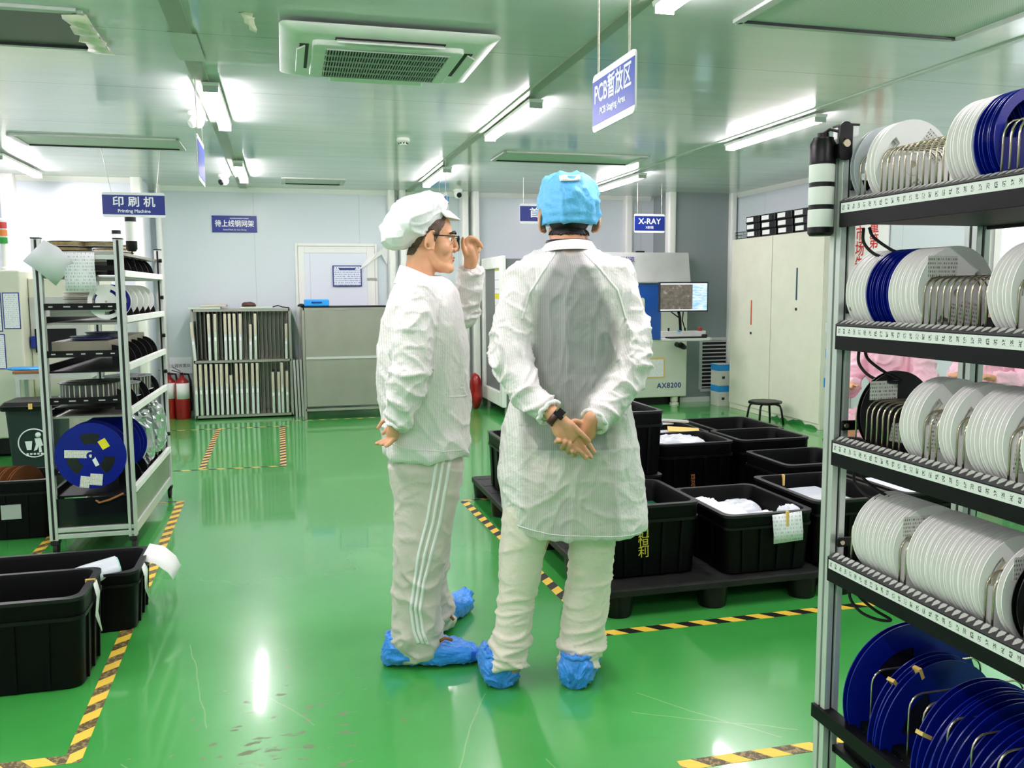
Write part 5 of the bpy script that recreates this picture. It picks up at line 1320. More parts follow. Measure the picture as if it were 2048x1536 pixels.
# papers taped to the front, beacons
ps = sheet('paper_sheet', [lrp(-.425, -.012, 1.595), lrp(-.33, -.02, 1.54), lrp(-.255, -.012, 1.49)], [Vector((.045, 0, .075)), Vector((.05, -.005, .075)), Vector((.05, 0, .07))], 'light_paper', None, .001, False) if False else None
M['light_paper'] = plain('pale_grey_paper', rgb(222, 226, 228), .6, var=.02)  # slightly greyer than the white paper
o = sheet('paper_sheet', [lrp(-.40, -.02, 1.575), lrp(-.33, -.03, 1.53), lrp(-.262, -.014, 1.455)], [Vector((.05, 0, .052)), Vector((.05, -.006, .06)), Vector((.045, 0, .055))], 'light_paper', None, .001, True)
tag(o, 'tilted blank paper hanging from the front left corner of the left rack', 'paper', 'papers hung on the left rack')
o = sheet('paper_sheet', [lrp(-.195, -.008, 1.567), lrp(-.195, -.014, 1.50), lrp(-.193, -.012, 1.43), lrp(-.192, -.01, 1.375)], [Vector((.072, 0, 0))] * 4, 'form', None, .001, True)
tag(o, 'upright printed paper taped to the front of the left rack top', 'paper', 'papers hung on the left rack')
def small_beacon(label, p, s, h, top='black', body='white_paint', base='black'):
    t = thing('beacon', label, 'signal light', p, 0, 'beacons on the left rack')
    if base: MB().lathe([(.018 * s, 0), (.026 * s, .012 * s), (.026 * s, .05 * s)], 24).build('base', base, t, 0, 'auto')
    MB().lathe([(.025 * s, .05 * s if base else 0), (.025 * s, h)], 24).build('lens', body, t, 0, 'auto')
    if top: MB().lathe([(.0255 * s, h), (.0255 * s, h + .022 * s)], 24).build('cap', top, t, 0, 'auto')
    return t
p = at(264, 503, 5.3); small_beacon('white beacon with black base and cap under the printing machine sign', tuple(p), 1.15, .165)
MB().tube([(0, 0, 0), (.0, 0, -.03), (.01, .01, -.07)], .004, 6).build('stem', 'black', bpy.data.objects['beacon.001'], 0, True) if 'beacon.001' in bpy.data.objects else None
small_beacon('white beacon with black cap above the reels of the left rack top', lrp(-.19, .9, 1.576), 1.0, .14, 'black', 'white_paint', None)
small_beacon('small red beacon lens above the left rack top', lrp(-.33, .8, 1.576), .9, .09, None, 'red_paint', 'white_paint')
# brown card reels standing in the crate at the left edge
def card_reel(x, n):
    t = thing('tape_reel', 'brown card reel in the crate at the left edge, %s from the left' % ORD[n], 'reel', (x, 5.43, .215), 0, 'brown card reels in the crate'); 
    for nm, a in (('front_flange', 0), ('back_flange', .016)):
        m = MB(); disc(m, .165, .007, a, a + .002); m.build(nm, 'kraft', t)
    MB().lathe([(.03, .002), (.14, .002), (.14, .016), (.03, .016)], 40, 'y').build('wound_tape', 'black_reel', t, 0, 'auto')
    t.rotation_euler = (.0, 0, 1.15)
for n in range(7): card_reel(-1.80 + n * .055, n + 1)
# ---------------------------------------------------------------- people
A = at
def head(mb, o, f, s=1.0, ear=.012, es=1.0, ez=0.0):
    """Head balls in a frame: f = the way the face looks, o = point between the ears."""
    f = Vector(f).normalized(); l = Vector((0, 0, 1)).cross(f).normalized(); u = f.cross(l)
    R = Matrix((f, l, u)).transposed()
    def P(x, y, z): return Vector(o) + R @ (Vector((x, y, z)) * s)
    def ball(x, y, z, r, n=18):
        r = (r, r, r) if isinstance(r, (int, float)) else r
        mb.sphere(P(x, y, z), tuple(q * s for q in r), n, 12, 0, R)
    def con(p, r, q, r2): mb.rcone(P(*p), r * s, P(*q), r2 * s, 12)
    ball(-.004, 0, .048, (.098, .077, .088), 28); ball(.045, 0, -.015, (.052, .062, .088), 24)
    ball(.036, 0, -.055, (.056, .055, .058), 24); ball(.05, 0, -.075, (.044, .042, .046), 22)
    for sd in (-1, 1):
        con((.0, sd * .046, -.045), .02, (.03, sd * .037, -.080), .021); con((.03, sd * .037, -.080), .021, (.074, sd * .014, -.102), .021)
        con((.085, sd * .042, .028), .011, (.098, sd * .012, .026), .012); ball(.056, sd * .036, -.026, .032); ball(.104, sd * .014, -.034, .0095)
        # ear: a thin shell with a rolled rim and a lobe
        e = Matrix.Rotation(-.25 * sd, 3, 'Z')
        mb.sphere(P(ear - .002, sd * (.080 + .004 * es + (es - 1.12) * .05), .002 + ez), (.019 * s * es, .0052 * s, .031 * s * es), 16, 10, 0, R @ Matrix.Rotation(-sd * .5, 3, 'Z') @ Matrix.Rotation(-.18, 3, 'Y'))
        rim = []
        for i in range(11):
            a = math.radians(-60 + 27 * i)
            rim.append(P(ear - .003 - .020 * es * math.sin(a + .4), sd * (.083 + .014 * es * max(0, math.sin(a + .4))), .002 + ez + .032 * es * -math.cos(a)))
        mb.tube(rim, .0056 * s, 8); ball(ear + .004, sd * .083, ez - .028 * es, .0085)
    con((.098, 0, .015), .009, (.116, 0, -.026), .0125)
    ball(.090, 0, -.060, (.014, .026, .008)); ball(.088, 0, -.073, (.014, .022, .0085)); ball(.080, 0, -.102, .022)
    return P, R
def soften(me, o, zlim, times=6, ear_d=.068):
    """Smooth the face so that its forms run into each other; ears and the rest of the body stay."""
    bm = bmesh.new(); bm.from_mesh(me); o = Vector(o)
    vs_ = [v for v in bm.verts if v.co.z > zlim and (v.co - o).length < .2 and (v.co - o).length > .03]
    for _ in range(times): bmesh.ops.smooth_vert(bm, verts=vs_, factor=.5, use_axis_x=True, use_axis_y=True, use_axis_z=True)
    bm.to_mesh(me); bm.free(); me.update()
def hair_on(me, P, R_, s, keep, mat, root, off=.003):
    """Short hair: the skin of the head where it grows, lifted a little and roughened."""
    me.update(); inv = R_.transposed(); o = P(0, 0, 0); base = root.location
    nv = [v.normal.copy() for v in me.vertices]; idx, V_, F_ = {}, [], []
    for p in me.polygons:
        c = inv @ (p.center + base - o) / s
        if abs(c.z) > .2 or c.length > .2: continue
        c2 = c + Vector((1, 1, 1)) * .006 * noise.noise(c * 220)
        if not keep(c2): continue
        q = []
        for i in p.vertices:
            if i not in idx:
                idx[i] = len(V_); co = me.vertices[i].co; V_.append(tuple(co + nv[i] * (off + .0012 * noise.noise(co * 400))))
            q.append(idx[i])
        F_.append(tuple(q))
    m = bpy.data.meshes.new('hair'); m.from_pydata(V_, [], F_)
    h_ = link('hair', m, mat, root, 0, True); sd = h_.modifiers.new('thickness', 'SOLIDIFY'); sd.thickness = off * 1.3; sd.offset = -.2; return h_
def hand_finger(mb, pts, r0=.0088, r1=.0068):
    n = len(pts); mb.chain([(p, r0 + (r1 - r0) * i / (n - 1)) for i, p in enumerate(pts)], 10)
def person(me, mat, base, label):
    for v in me.vertices: v.co -= Vector(base)
    o = link('person', me, mat, None, 0, True); o.location = base
    return tag(o, label, 'person')
def worn(name, me, mat, root, smooth=True):
    for v in me.vertices: v.co -= root.location
    return link(name, me, mat, root, 0, smooth)
def sup(cx, cy, hx, hy, z, n=40, e=2.4, axis=(1, 0)):
    """A super-ellipse section, its wide way along axis."""
    out = []
    for j in range(n):
        a = 2 * PI * j / n; c, s = math.cos(a), math.sin(a)
        x = math.copysign(abs(c) ** (2 / e), c) * hx; y = math.copysign(abs(s) ** (2 / e), s) * hy
        out.append((cx + x * axis[0] - y * axis[1], cy + x * axis[1] + y * axis[0], z))
    return out
AX = Vector((.9673, -.2535)).normalized()       # along the picture's width, on the floor
def rings(rows, Yc, n=44, e=2.4):
    """rows: (photo row, left, right, half depth[, room depth]) -> sections facing the camera."""
    out = []
    for r in rows:
        y, xl, xr, hd = r[:4]; Y = r[4] if len(r) > 4 else Yc
        a, b = A(xl, y, Y), A(xr, y, Y); c = (a + b) / 2
        out.append(sup(c.x, c.y, (b - a).length / 2 * .985, hd, c.z, n, e, AX))
    return out
def seg_d(p, a, b):
    t = max(0, min(1, (p - a).dot(b - a) / max((b - a).length_squared, 1e-9))); return (p - a - (b - a) * t).length, t
def fold(p, seed, amp, sc):
    """Cloth creases: sharp ridges of stretched noise in two sizes."""
    q = Vector(p)
    w_ = Vector((noise.noise(q * 5), noise.noise(q * 5 + Vector((9, 3, 1))), noise.noise(q * 5 + Vector((2, 7, 5))))) * .05; q = q + w_
    a = max(0, 1 - abs(noise.noise(Vector((q.x * sc[0] + seed, q.y * sc[1], q.z * sc[2])))) * 3.2)
    b = max(0, 1 - abs(noise.noise(Vector((q.x * sc[0] * 2.1, q.y * sc[1] * 2.1 + seed, q.z * sc[2] * 2.0)))) * 3.4)
    return amp * (a * a * 1.5 + b * b * .8 - .35)
def strip_on(bvh, pts, half, off=.0022, dirn=(.25, .96, 0), step=14):
    """A narrow ribbon laid on a garment along a line of the photograph."""
    d = Vector(dirn).normalized(); L = []
    for (p, q) in zip(pts, pts[1:]):
        for i in range(step): L.append(p.lerp(q, i / step))
    L.append(pts[-1]); v = []
    for i, p in enumerate(L):
        t = (L[min(i + 1, len(L) - 1)] - L[max(i - 1, 0)]).normalized(); sd = t.cross(d).normalized() * half
        for s in (-1, 1):
            o = p + sd * s; h = bvh.ray_cast(o - d * 1.0, d)
            v.append(tuple((h[0] - d * off) if h[0] else o))
    return v, [(2 * i, 2 * i + 1, 2 * i + 3, 2 * i + 2) for i in range(len(L) - 1)]
def ribbon(name, bvh, pts, half, mat, root, **kw):
    m = MB(); m.add(*strip_on(bvh, pts, half, **kw)); o = worn(name, m.mesh(), mat, root)
    s = o.modifiers.new('thickness', 'SOLIDIFY'); s.thickness = .002; s.offset = 0; return o
def shoe_cover(root, heel, ang, L, wd, h, seed, name='shoe_cover', toe_up=0.0):
    """Baggy plastic overshoe with a gathered, open top; heel at the origin, toe along +y."""
    m = MB(); n = 40
    st = [(-.03, .25, .35), (-.015, .62, .62), (.03, .88, .92), (.25, 1, 1.0), (.42, 1.02, .92), (.6, 1.05, .74), (.78, 1.0, .62), (.92, .78, .52), (1.0, .45, .38), (1.02, .2, .2)]
    R_ = []
    for t, w_, k_ in st:
        ring = []
        for j in range(n):
            a = 2 * PI * j / n; c, s = math.cos(a), math.sin(a)
            z = (math.copysign(abs(s) ** .75, s) * .5 + .5) * h * k_ + toe_up * max(0, t - .7) ** 2 * 4
            ring.append((math.copysign(abs(c) ** .8, c) * wd / 2 * w_, t * L, z + .001))
        R_.append(ring)
    m.loft(R_); me = m.mesh()
    bm = bmesh.new(); bm.from_mesh(me); bmesh.ops.subdivide_edges(bm, edges=bm.edges, cuts=3, use_grid_fill=True, smooth=.3); bm.to_mesh(me); bm.free(); me.update()
    def f(p, nn): return 0 if p.z < .012 else fold(p, seed, .0062, (18, 26, 16)) + .0015 * noise.noise(p * 70)
    displace(me, f)
    T = Matrix.Translation(Vector(heel)) @ Matrix.Rotation(ang, 4, 'Z')
    for v in me.vertices: v.co.z = max(v.co.z, .0015); v.co = T @ v.co
    o = worn(name, me, 'shoe_cover', root)
    m = MB(); m.tube([(math.cos(a) * wd * .42 * (1 + .04 * math.sin(9 * a)), L * .22 + math.sin(a) * L * .21, h * .93 + .003 * math.sin(11 * a + seed)) for a in [2 * PI * i / 60 for i in range(60)]], .007, 8, False, 0, True)
    me = m.mesh()
    for v in me.vertices: v.co = T @ v.co
    worn('elastic_hem', me, 'shoe_cover', o) if False else None
    k2 = link('elastic_hem', me, 'shoe_cover', o, 0, True)
    for v in me.vertices: v.co -= root.location
    return o
VD = Vector((.2514, .9618, 0)).normalized()      # horizontal viewing direction

# ---- the man in the blue cap, seen from behind
mb = MB()
hc = A(1138, 446, 2.83)
Pb, Rb = head(mb, hc, VD, 1.0, .0, 1.32, .010)
neck0 = hc + Vector((-.01, -.02, -.06)); mb.chain([(neck0, .058), (A(1137, 490, 2.80), .060), (A(1137, 530, 2.79), .075)], 20)
sl, srr = A(1042, 566, 2.80), A(1236, 562, 2.80)
mb.chain([(sl, .05), (A(1137, 520, 2.80), .07), (srr, .05)], 18)
mb.loft(rings([(530, 1065, 1208, .08), (580, 1040, 1235, .095), (660, 1050, 1226, .10), (760, 1058, 1215, .09), (840, 1052, 1222, .095), (930, 1046, 1232, .11), (985, 1050, 1230, .10)], 2.81))
el, er = A(1018, 735, 2.72), A(1262, 735, 2.72)
wl, wr_ = A(1106, 829, 2.56), A(1183, 838, 2.585)
mb.chain([(sl, .05), (el, .037), (A(1052, 788, 2.662), .034), (A(1088, 816, 2.598), .028), (wl, .025)]); mb.chain([(srr, .05), (er, .037), (A(1228, 798, 2.667), .034), (A(1196, 834, 2.612), .027), (wr_, .026)])
# his left hand, palm to the viewer
y = 2.545
mb.chain([(wl, .025), (A(1131, 850, y), .023), (A(1150, 866, y), .018)]); mb.chain([(wl, .022), (A(1118, 864, y), .019), (A(1132, 882, y), .015)]); mb.chain([(A(1131, 850, y), .021), (A(1141, 876, y), .017)])
hand_finger(mb, [A(1143, 849, y - .01), A(1157, 862, y - .018), A(1170, 874, y - .02), A(1178, 882, y - .018)], .0105, .0072)                         # thumb
hand_finger(mb, [A(1158, 868, y), A(1172, 880, y + .004), A(1181, 892, y + .002), A(1189, 905, y - .002)], .0092, .0070)
hand_finger(mb, [A(1153, 876, y), A(1164, 890, y), A(1174, 903, y - .004), A(1183, 915, y - .008)], .0092, .0070)
hand_finger(mb, [A(1146, 883, y), A(1155, 897, y - .002), A(1164, 908, y - .008), A(1172, 916, y - .012)], .0088, .0068)
hand_finger(mb, [A(1137, 888, y), A(1148, 895, y - .008), A(1158, 901, y - .014), A(1165, 907, y - .016)], .0078, .0062)
# his right hand, wrapped round the other from behind
y2 = 2.592
mb.chain([(wr_, .026), (A(1172, 858, y2), .025), (A(1158, 876, y2), .021)]); mb.chain([(wr_, .023), (A(1180, 868, y2), .019), (A(1160, 890, y2), .017)])
for kx, mx, tx in (((1150, 872), (1112, 884), (1119, 882)), ((1152, 880), (1124, 897), (1131, 883)), ((1154, 888), (1136, 905), (1141, 888)), ((1156, 894), (1149, 911), (1145, 903))):
    hand_finger(mb, [A(kx[0], kx[1], y2), A((kx[0] + mx[0]) / 2, (kx[1] + mx[1]) / 2 + 3, y2 - .012), A(mx[0], mx[1], y2 - .034), A((mx[0] + tx[0]) / 2, (mx[1] + tx[1]) / 2 - 2, y2 - .062), A(tx[0], tx[1], y2 - .066)], .0092, .0070)
hand_finger(mb, [A(1170, 848, y2), A(1150, 842, y2 - .005), A(1136, 846, y2 - .012)], .0105, .0080)
hl, hr = A(1090, 960, 2.81), A(1190, 960, 2.81)
for h_, kn, an in ((hl, A(1035, 1170, 2.83), A(1020, 1335, 2.80)), (hr, A(1180, 1170, 2.81), A(1160, 1328, 2.775))):
    mb.chain([(h_, .085), (kn, .055), (an, .038)], 18)
    toe = Vector((an.x + (.0 if an.x < .83 else .085), an.y + .15, .035)); mb.chain([(Vector((an.x, an.y + .03, .06)), .026), (toe, .026)])
meR = remesh(mb, .0032, 3); soften(meR, hc, hc.z - .16, 3)
baseR = Vector((.83, 2.80, 0))
manR = person(meR, 'skin', baseR, 'man from behind in blue cap and long white coat, hands clasped behind him')
# trousers
mb = MB()
lw_ = [(930, 1015, 1150, .105, 2.81), (1000, 1008, 1122, .095, 2.82), (1090, 1000, 1090, .082, 2.83), (1150, 1000, 1081, .078, 2.83), (1200, 997, 1068, .072, 2.825), (1250, 990, 1062, .070, 2.815), (1300, 984, 1055, .068, 2.805), (1318, 982, 1052, .067, 2.80), (1330, 985, 1050, .064, 2.80)]
rw_ = [(930, 1125, 1255, .105, 2.81), (1000, 1140, 1240, .095, 2.81), (1090, 1140, 1226, .082, 2.81), (1150, 1138, 1222, .078, 2.81), (1200, 1130, 1215, .074, 2.80), (1260, 1124, 1207, .070, 2.79), (1300, 1118, 1203, .068, 2.78), (1318, 1116, 1194, .066, 2.775), (1330, 1118, 1188, .062, 2.77)]
mb.loft(rings(lw_, 0)); mb.loft(rings(rw_, 0)); mb.loft(rings([(840, 1045, 1230, .115), (930, 1022, 1252, .125), (985, 1030, 1245, .11)], 2.81))
me = remesh(mb, .006, 5)
def f(p, n_):
    low = max(0.0, 1 - p.z / .62); k_ = .35 + low * 1.2 + (1.2 if p.z < .16 else 0)
    return fold(p, 3.3, .0042 * k_, (4, 4, 15)) + .002 * noise.noise(p * 30)
displace(me, f); worn('trousers', me, 'trousers_cream', manR)
hR = atz(1008, 1384, 0.0); shoe_cover(manR, (hR.x + .0, hR.y + .03, 0), -.14, .28, .135, .115, 1.0)
hR2 = atz(1154, 1386, 0.0); shoe_cover(manR, (hR2.x, hR2.y + .03, 0), -.50, .28, .125, .115, 4.0)
# shirt under the thin coat
mb = MB(); mb.loft(rings([(498, 1095, 1182, .062), (520, 1062, 1212, .085), (570, 1048, 1226, .105), (660, 1052, 1224, .112), (760, 1052, 1220, .108), (850, 1046, 1228, .112), (905, 1042, 1234, .118)], 2.80))
for a_, b_ in ((sl, el), (srr, er)): mb.chain([(a_, .046), (a_.lerp(b_, .45), .043)])
me = remesh(mb, .007, 6); worn('shirt', me, 'shirt', manR)
mb = MB(); mb.tube([A(1137, 488, 2.795) + Vector((math.cos(a) * .068, math.sin(a) * .066, .004)) for a in [2 * PI * i / 32 for i in range(32)]], .010, 8, False, 0, True)
worn('undershirt_collar', mb.mesh(), 'black', manR)
# coat
mb = MB()
mb.loft(rings([(499, 1088, 1188, .075), (512, 1058, 1216, .098), (535, 1028, 1246, .118), (580, 1020, 1258, .132), (640, 1036, 1246, .135), (700, 1042, 1240, .134), (760, 1033, 1246, .135), (820, 1018, 1256, .140), (880, 1003, 1268, .146), (950, 999, 1277, .152), (1005, 1006, 1280, .156), (1040, 1014, 1284, .156), (1057, 1028, 1284, .152)], 2.80, 56, 2.3))
SL = [(A(1046, 556, 2.80), .060), (A(1022, 650, 2.77), .063), (A(1020, 730, 2.72), .062), (A(1052, 786, 2.66), .054), (A(1090, 818, 2.595), .040)]
SR = [(A(1232, 552, 2.80), .060), (A(1260, 650, 2.77), .065), (A(1262, 730, 2.72), .066), (A(1228, 796, 2.665), .056), (A(1194, 836, 2.61), .042)]
mb.chain(SL, 20); mb.chain(SR, 20)
me = remesh(mb, .006, 7)
segs = [(SL[i], SL[i + 1]) for i in range(4)] + [(SR[i], SR[i + 1]) for i in range(4)]
def slv(p):
    b = 9.0
    for (a, ra), (c, rc) in segs:
        d, t = seg_d(p, a, c); b = min(b, d - (ra + (rc - ra) * t))
    return b
cuffs = [SL[-1][0], SR[-1][0]]; elb = [SL[2][0], SR[2][0]]
def f(p, n_):
    s_ = slv(p)
    if s_ < .012:
        d = min((p - e_).length for e_ in elb); c = min((p - e_).length for e_ in cuffs)
        k_ = .9 + 1.1 * math.exp(-(d / .10) ** 2) + 1.0 * math.exp(-(c / .05) ** 2)
        return fold(p, 7.1, .0072 * k_, (8, 8, 10))
    low = max(0, min(1, (1.0 - p.z) / .4))
    return fold(p, 2.2, .0064, (9, 6, 2.6)) * (1 - low * .6) + fold(p, 9.0, .0052, (6, 5, 7)) * low + (.0025 * math.sin(p.x * 150) * max(0, 1 - abs(p.z - .52) / .05))
displace(me, f)
at_ = me.attributes.new('sheer', 'FLOAT', 'POINT'); vals = []
cxb = A(1140, 700, 2.7)
for v in me.vertices:
    p = v.co; s_ = slv(p); u = abs((p - cxb).dot(Vector((AX.x, AX.y, 0))))
    hw = .045 + max(0, min(1, (1.47 - p.z) / .22)) * .115
    k_ = max(0, min(1, (hw - u) / .03 + .5)) * max(0, min(1, (s_ - .004) / .025))
    vals.append(.07 + k_ * (.52 if p.z > .84 else .32))
at_.data.foreach_set('value', vals)
bvh = BVHTree.FromPolygons([v.co.copy() for v in me.vertices], [tuple(p.vertices) for p in me.polygons])
coat = worn('coat', me, 'coat', manR)
seamL = [A(1112, 503, 2.7), A(1085, 545, 2.7), A(1060, 585, 2.7), A(1044, 640, 2.7)]; seamR = [A(1168, 503, 2.7), A(1200, 540, 2.7), A(1232, 580, 2.7), A(1252, 640, 2.7)]
for s_ in (seamL, seamR): ribbon('raglan_seam', bvh, s_, .0036, 'coat_plain', manR, dirn=tuple(VD), off=.001)
ribbon('hem', bvh, [A(1030, 1060, 2.7), A(1100, 1066, 2.7), A(1200, 1063, 2.7), A(1278, 1058, 2.7)], .0018, 'coat_plain', manR, dirn=tuple(VD), off=.0006)
mb = MB(); n = 48
cr_ = []
for y_, hx, hy, dy in ((507, .098, .088, 0), (496, .090, .082, 0), (488, .080, .075, .004), (488, .074, .069, .004), (500, .078, .07, 0)):
    c = A(1137, y_, 2.795); cr_.append([(c.x + math.cos(2 * PI * j / n) * hx, c.y + math.sin(2 * PI * j / n) * hy, c.z + .012 * math.sin(2 * PI * j / n) * -1) for j in range(n)])
mb.loft(cr_, False); worn('coat_collar', mb.mesh(), 'coat_plain', manR)
for c, e_, r_ in ((SL[-1][0], SL[-2][0], .041), (SR[-1][0], SR[-2][0], .043)):
    d = (c - e_).normalized(); q = d.to_track_quat('Z', 'Y').to_matrix(); m = MB()
    m.tube([c + d * .018 + q @ Vector((math.cos(a) * r_ * (1 + .03 * math.sin(9 * a)), math.sin(a) * r_ * (1 + .03 * math.cos(7 * a)), .003 * math.sin(8 * a))) for a in [2 * PI * i / 60 for i in range(60)]], .0075, 8, False, 0, True)
    worn('cuff', m.mesh(), 'coat_plain', manR)
# cap, hair, watch
def cap_shape(c, rx, ry, h, f, fn, n=72, prof=((0, .93), (.06, .965), (.2, 1.0), (.45, 1.0), (.65, .955), (.8, .85), (.9, .68), (.97, .42), (1.0, .12))):
    l = Vector((0, 0, 1)).cross(f).normalized(); R_ = []
    for t in [i / 26 for i in range(27)]:
        for (a, ra), (b, rb) in zip(prof, prof[1:]):
            if a <= t <= b: r = ra + (rb - ra) * (t - a) / (b - a); break
        R_.append([tuple(Vector(c) + l * (math.cos(2 * PI * j / n) * rx * r * fn(t, 2 * PI * j / n)) + f * (math.sin(2 * PI * j / n) * ry * r * fn(t, 2 * PI * j / n)) + Vector((0, 0, t * h))) for j in range(n)])
    m = MB(); m.loft(R_); return m.mesh()
zb = A(1140, 449, 2.83)
def fn(t, a): return 1 + .012 * math.sin(34 * a) * max(0, 1 - t * 9) + .035 * math.sin(7 * a + 1) * max(0, t - .35) - .02 * math.exp(-((t - .12) / .03) ** 2)
me = cap_shape((hc.x, hc.y, zb.z), .099, .119, .171, VD, fn)
displace(me, lambda p, n_: fold(p, 5.5, .0085, (17, 17, 5)) + .0015 * noise.noise(p * 60))
cap = worn('cap', me, 'cap_blue', manR)
m = MB(); tp = Vector((hc.x, hc.y, zb.z + .158)); q = [tp - VD * .075 + Vector((AX.x, AX.y, 0)) * u for u in (-.03, .03)]
bvc = BVHTree.FromPolygons([v.co + manR.location for v in me.vertices], [tuple(p.vertices) for p in me.polygons])
ribbon('white_patch', bvc, [A(1119, 357, 2.75), A(1159, 357, 2.75)], .010, 'coat_plain', manR, dirn=tuple(VD), off=.006)
def hair(P, R_, s, keep, mat, root, k=1.02):
    m = MB(); m.sphere(P(-.004, 0, .048), tuple(q * s * k for q in (.099, .0775, .089)), 56, 40, 0, R_); m.sphere(P(-.03, 0, -.02), tuple(q * s * k for q in (.068, .066, .062)), 56, 40, 0, R_)
    me = m.mesh(); o = P(0, 0, 0); inv = R_.transposed()
    bm = bmesh.new(); bm.from_mesh(me); kill = []
    for f_ in bm.faces:
        c = inv @ (f_.calc_center_median() - o) / s
        if not keep(c): kill.append(f_)
    bmesh.ops.delete(bm, geom=kill, context='FACES'); bm.to_mesh(me); bm.free()
    displace(me, lambda p, n_: .0015 * noise.noise(p * 180) + .001)
    h_ = worn('hair', me, mat, root); sd = h_.modifiers.new('thickness', 'SOLIDIFY'); sd.thickness = .006; sd.offset = 0; return h_
hair_on(meR, Pb, Rb, 1.0, lambda c: c.x < .02 - .3 * max(0, abs(c.y) - .055) and c.z > -.044 + .25 * max(0, abs(c.y) - .045) and c.z < .05 and abs(c.y) < .071, 'hair', manR, .004)
m = MB(); d = (A(1131, 850, 2.55) - A(1090, 815, 2.59)).normalized(); q = d.to_track_quat('Z', 'Y').to_matrix(); c = A(1111, 836, 2.553)
m.loft([[tuple(c + d * t + q @ Vector((math.cos(a) * r_, math.sin(a) * r_ * .92, 0))) for a in [2 * PI * i / 32 for i in range(32)]] for t, r_ in ((-.011, .0275), (-.011, .031), (.011, .031), (.011, .0275))], False, 0, True)
wt = worn('watch_strap', m.mesh(), 'leather', manR)
m = MB(); cc = A(1120, 827, 2.528); m.bar(cc - d * .017, cc + d * .017, .030, .010, (0, -1, .3)); k2 = m.mesh()
for v in k2.vertices: v.co -= manR.location
link('watch_case', k2, 'black_metal', wt, .003)
m = MB(); cc = A(1124, 823, 2.524); m.bar(cc - d * .018, cc - d * .012, .024, .006, (0, -1, .3)); m.bar(cc + d * .012, cc + d * .016, .024, .006, (0, -1, .3)); k2 = m.mesh()
for v in k2.vertices: v.co -= manR.location
link('buckle', k2, 'chrome', wt)
# ---- the man in the white cap, seen from his right side, adjusting his glasses
mb = MB(); HS = .92
ang = math.radians(-8); fL = Vector((math.cos(ang), math.sin(ang), 0))
hc2 = A(856, 484, 3.13)
Pl, Rl = head(mb, hc2, fL, HS, .012, 1.12)
mb.chain([(hc2 + Vector((-.02, 0, -.05)), .055), (A(840, 540, 3.13), .054), (A(836, 575, 3.13), .056)], 20)
s1, s2 = A(838, 600, 2.995), A(868, 600, 3.27)
mb.chain([(s1, .036), (A(838, 590, 3.13), .05), (s2, .036)], 18)
mb.loft(rings([(575, 800, 895, .12), (640, 790, 915, .145), (720, 782, 915, .14), (800, 782, 915, .13), (880, 782, 915, .14), (950, 785, 912, .14)], 3.13))
e1, e2 = A(820, 742, 2.925), A(922, 628, 3.335)
w1_, w2_ = A(792, 846, 2.945), A(941, 534, 3.262)
mb.chain([(s1, .040), (e1, .037), (A(808, 795, 2.93), .036), (w1_, .026)]); mb.chain([(s2, .040), (e2, .037), (A(936, 580, 3.30), .035), (w2_, .026)])
# near hand hanging behind him, fingers pointing back and down
y = 2.95
mb.chain([(w1_, .024), (A(786, 862, y), .022), (A(783, 872, y + .01), .018)]); mb.chain([(A(788, 856, y - .01), .02), (A(787, 874, y), .017)])
for pts in ([(786, 846, y + .03), (776, 838, y + .035), (764, 844, y + .036), (756, 856, y + .036)], [(784, 856, y + .02), (776, 856, y + .024), (771, 862, y + .024), (766, 867, y + .024)], [(783, 872, y + .01), (772, 879, y + .008), (763, 883, y + .006), (753, 887, y + .004)],
            [(785, 876, y), (776, 884, y - .002), (769, 887, y - .003), (762, 889, y - .004)], [(787, 878, y - .012), (781, 886, y - .014), (776, 890, y - .014), (772, 892, y - .014)]):
    hand_finger(mb, [A(*p) for p in pts], .0088, .0066)
# raised far hand at the glasses
y = 3.215
mb.chain([(w2_, .026), (A(941, 516, 3.235), .026), (A(938, 500, y), .022)]); mb.chain([(w2_, .023), (A(948, 512, 3.24), .020), (A(947, 498, y + .01), .018)]); mb.chain([(A(941, 516, 3.235), .024), (A(932, 502, y), .016)])
hand_finger(mb, [A(932, 508, y - .01), A(926, 495, y - .02), A(925, 484, y - .03), A(926, 476, y - .035)], .0100, .0072)
hand_finger(mb, [A(934, 494, y - .005), A(931, 481, y - .012), A(940, 474, y - .016), A(951, 478, y - .014), A(958, 485, y - .010), A(964, 494, y - .006)], .0092, .0070)
hand_finger(mb, [A(941, 493, y), A(939, 481, y - .004), A(948, 478, y - .004), A(951, 488, y - .004), A(947, 495, y - .006)], .0090, .0070)
hand_finger(mb, [A(947, 496, y + .012), A(948, 484, y + .012), A(955, 484, y + .010), A(955, 495, y + .004)], .0086, .0066)
hand_finger(mb, [A(951, 502, y + .022), A(955, 492, y + .024), A(960, 494, y + .020), A(958, 503, y + .012)], .0078, .0062)
for h_, kn, an, td in ((A(846, 950, 3.06), A(842, 1130, 3.05), A(832, 1290, 3.05), Vector((.17, -.045, 0))), (A(850, 950, 3.22), A(858, 1120, 3.28), A(868, 1228, 3.32), Vector((.12, .14, 0)))):
    mb.chain([(h_, .085), (kn, .055), (an, .038)], 18); mb.chain([(Vector((an.x, an.y, .045)), .036), (Vector((an.x, an.y, .035)) + td, .026)])
meL = remesh(mb, .0030, 3); soften(meL, hc2, hc2.z - .14, 8)
baseL = Vector((.46, 3.15, 0))
manL = person(meL, 'skin', baseL, 'man in white cap and short white jacket standing in profile, hand at his glasses')
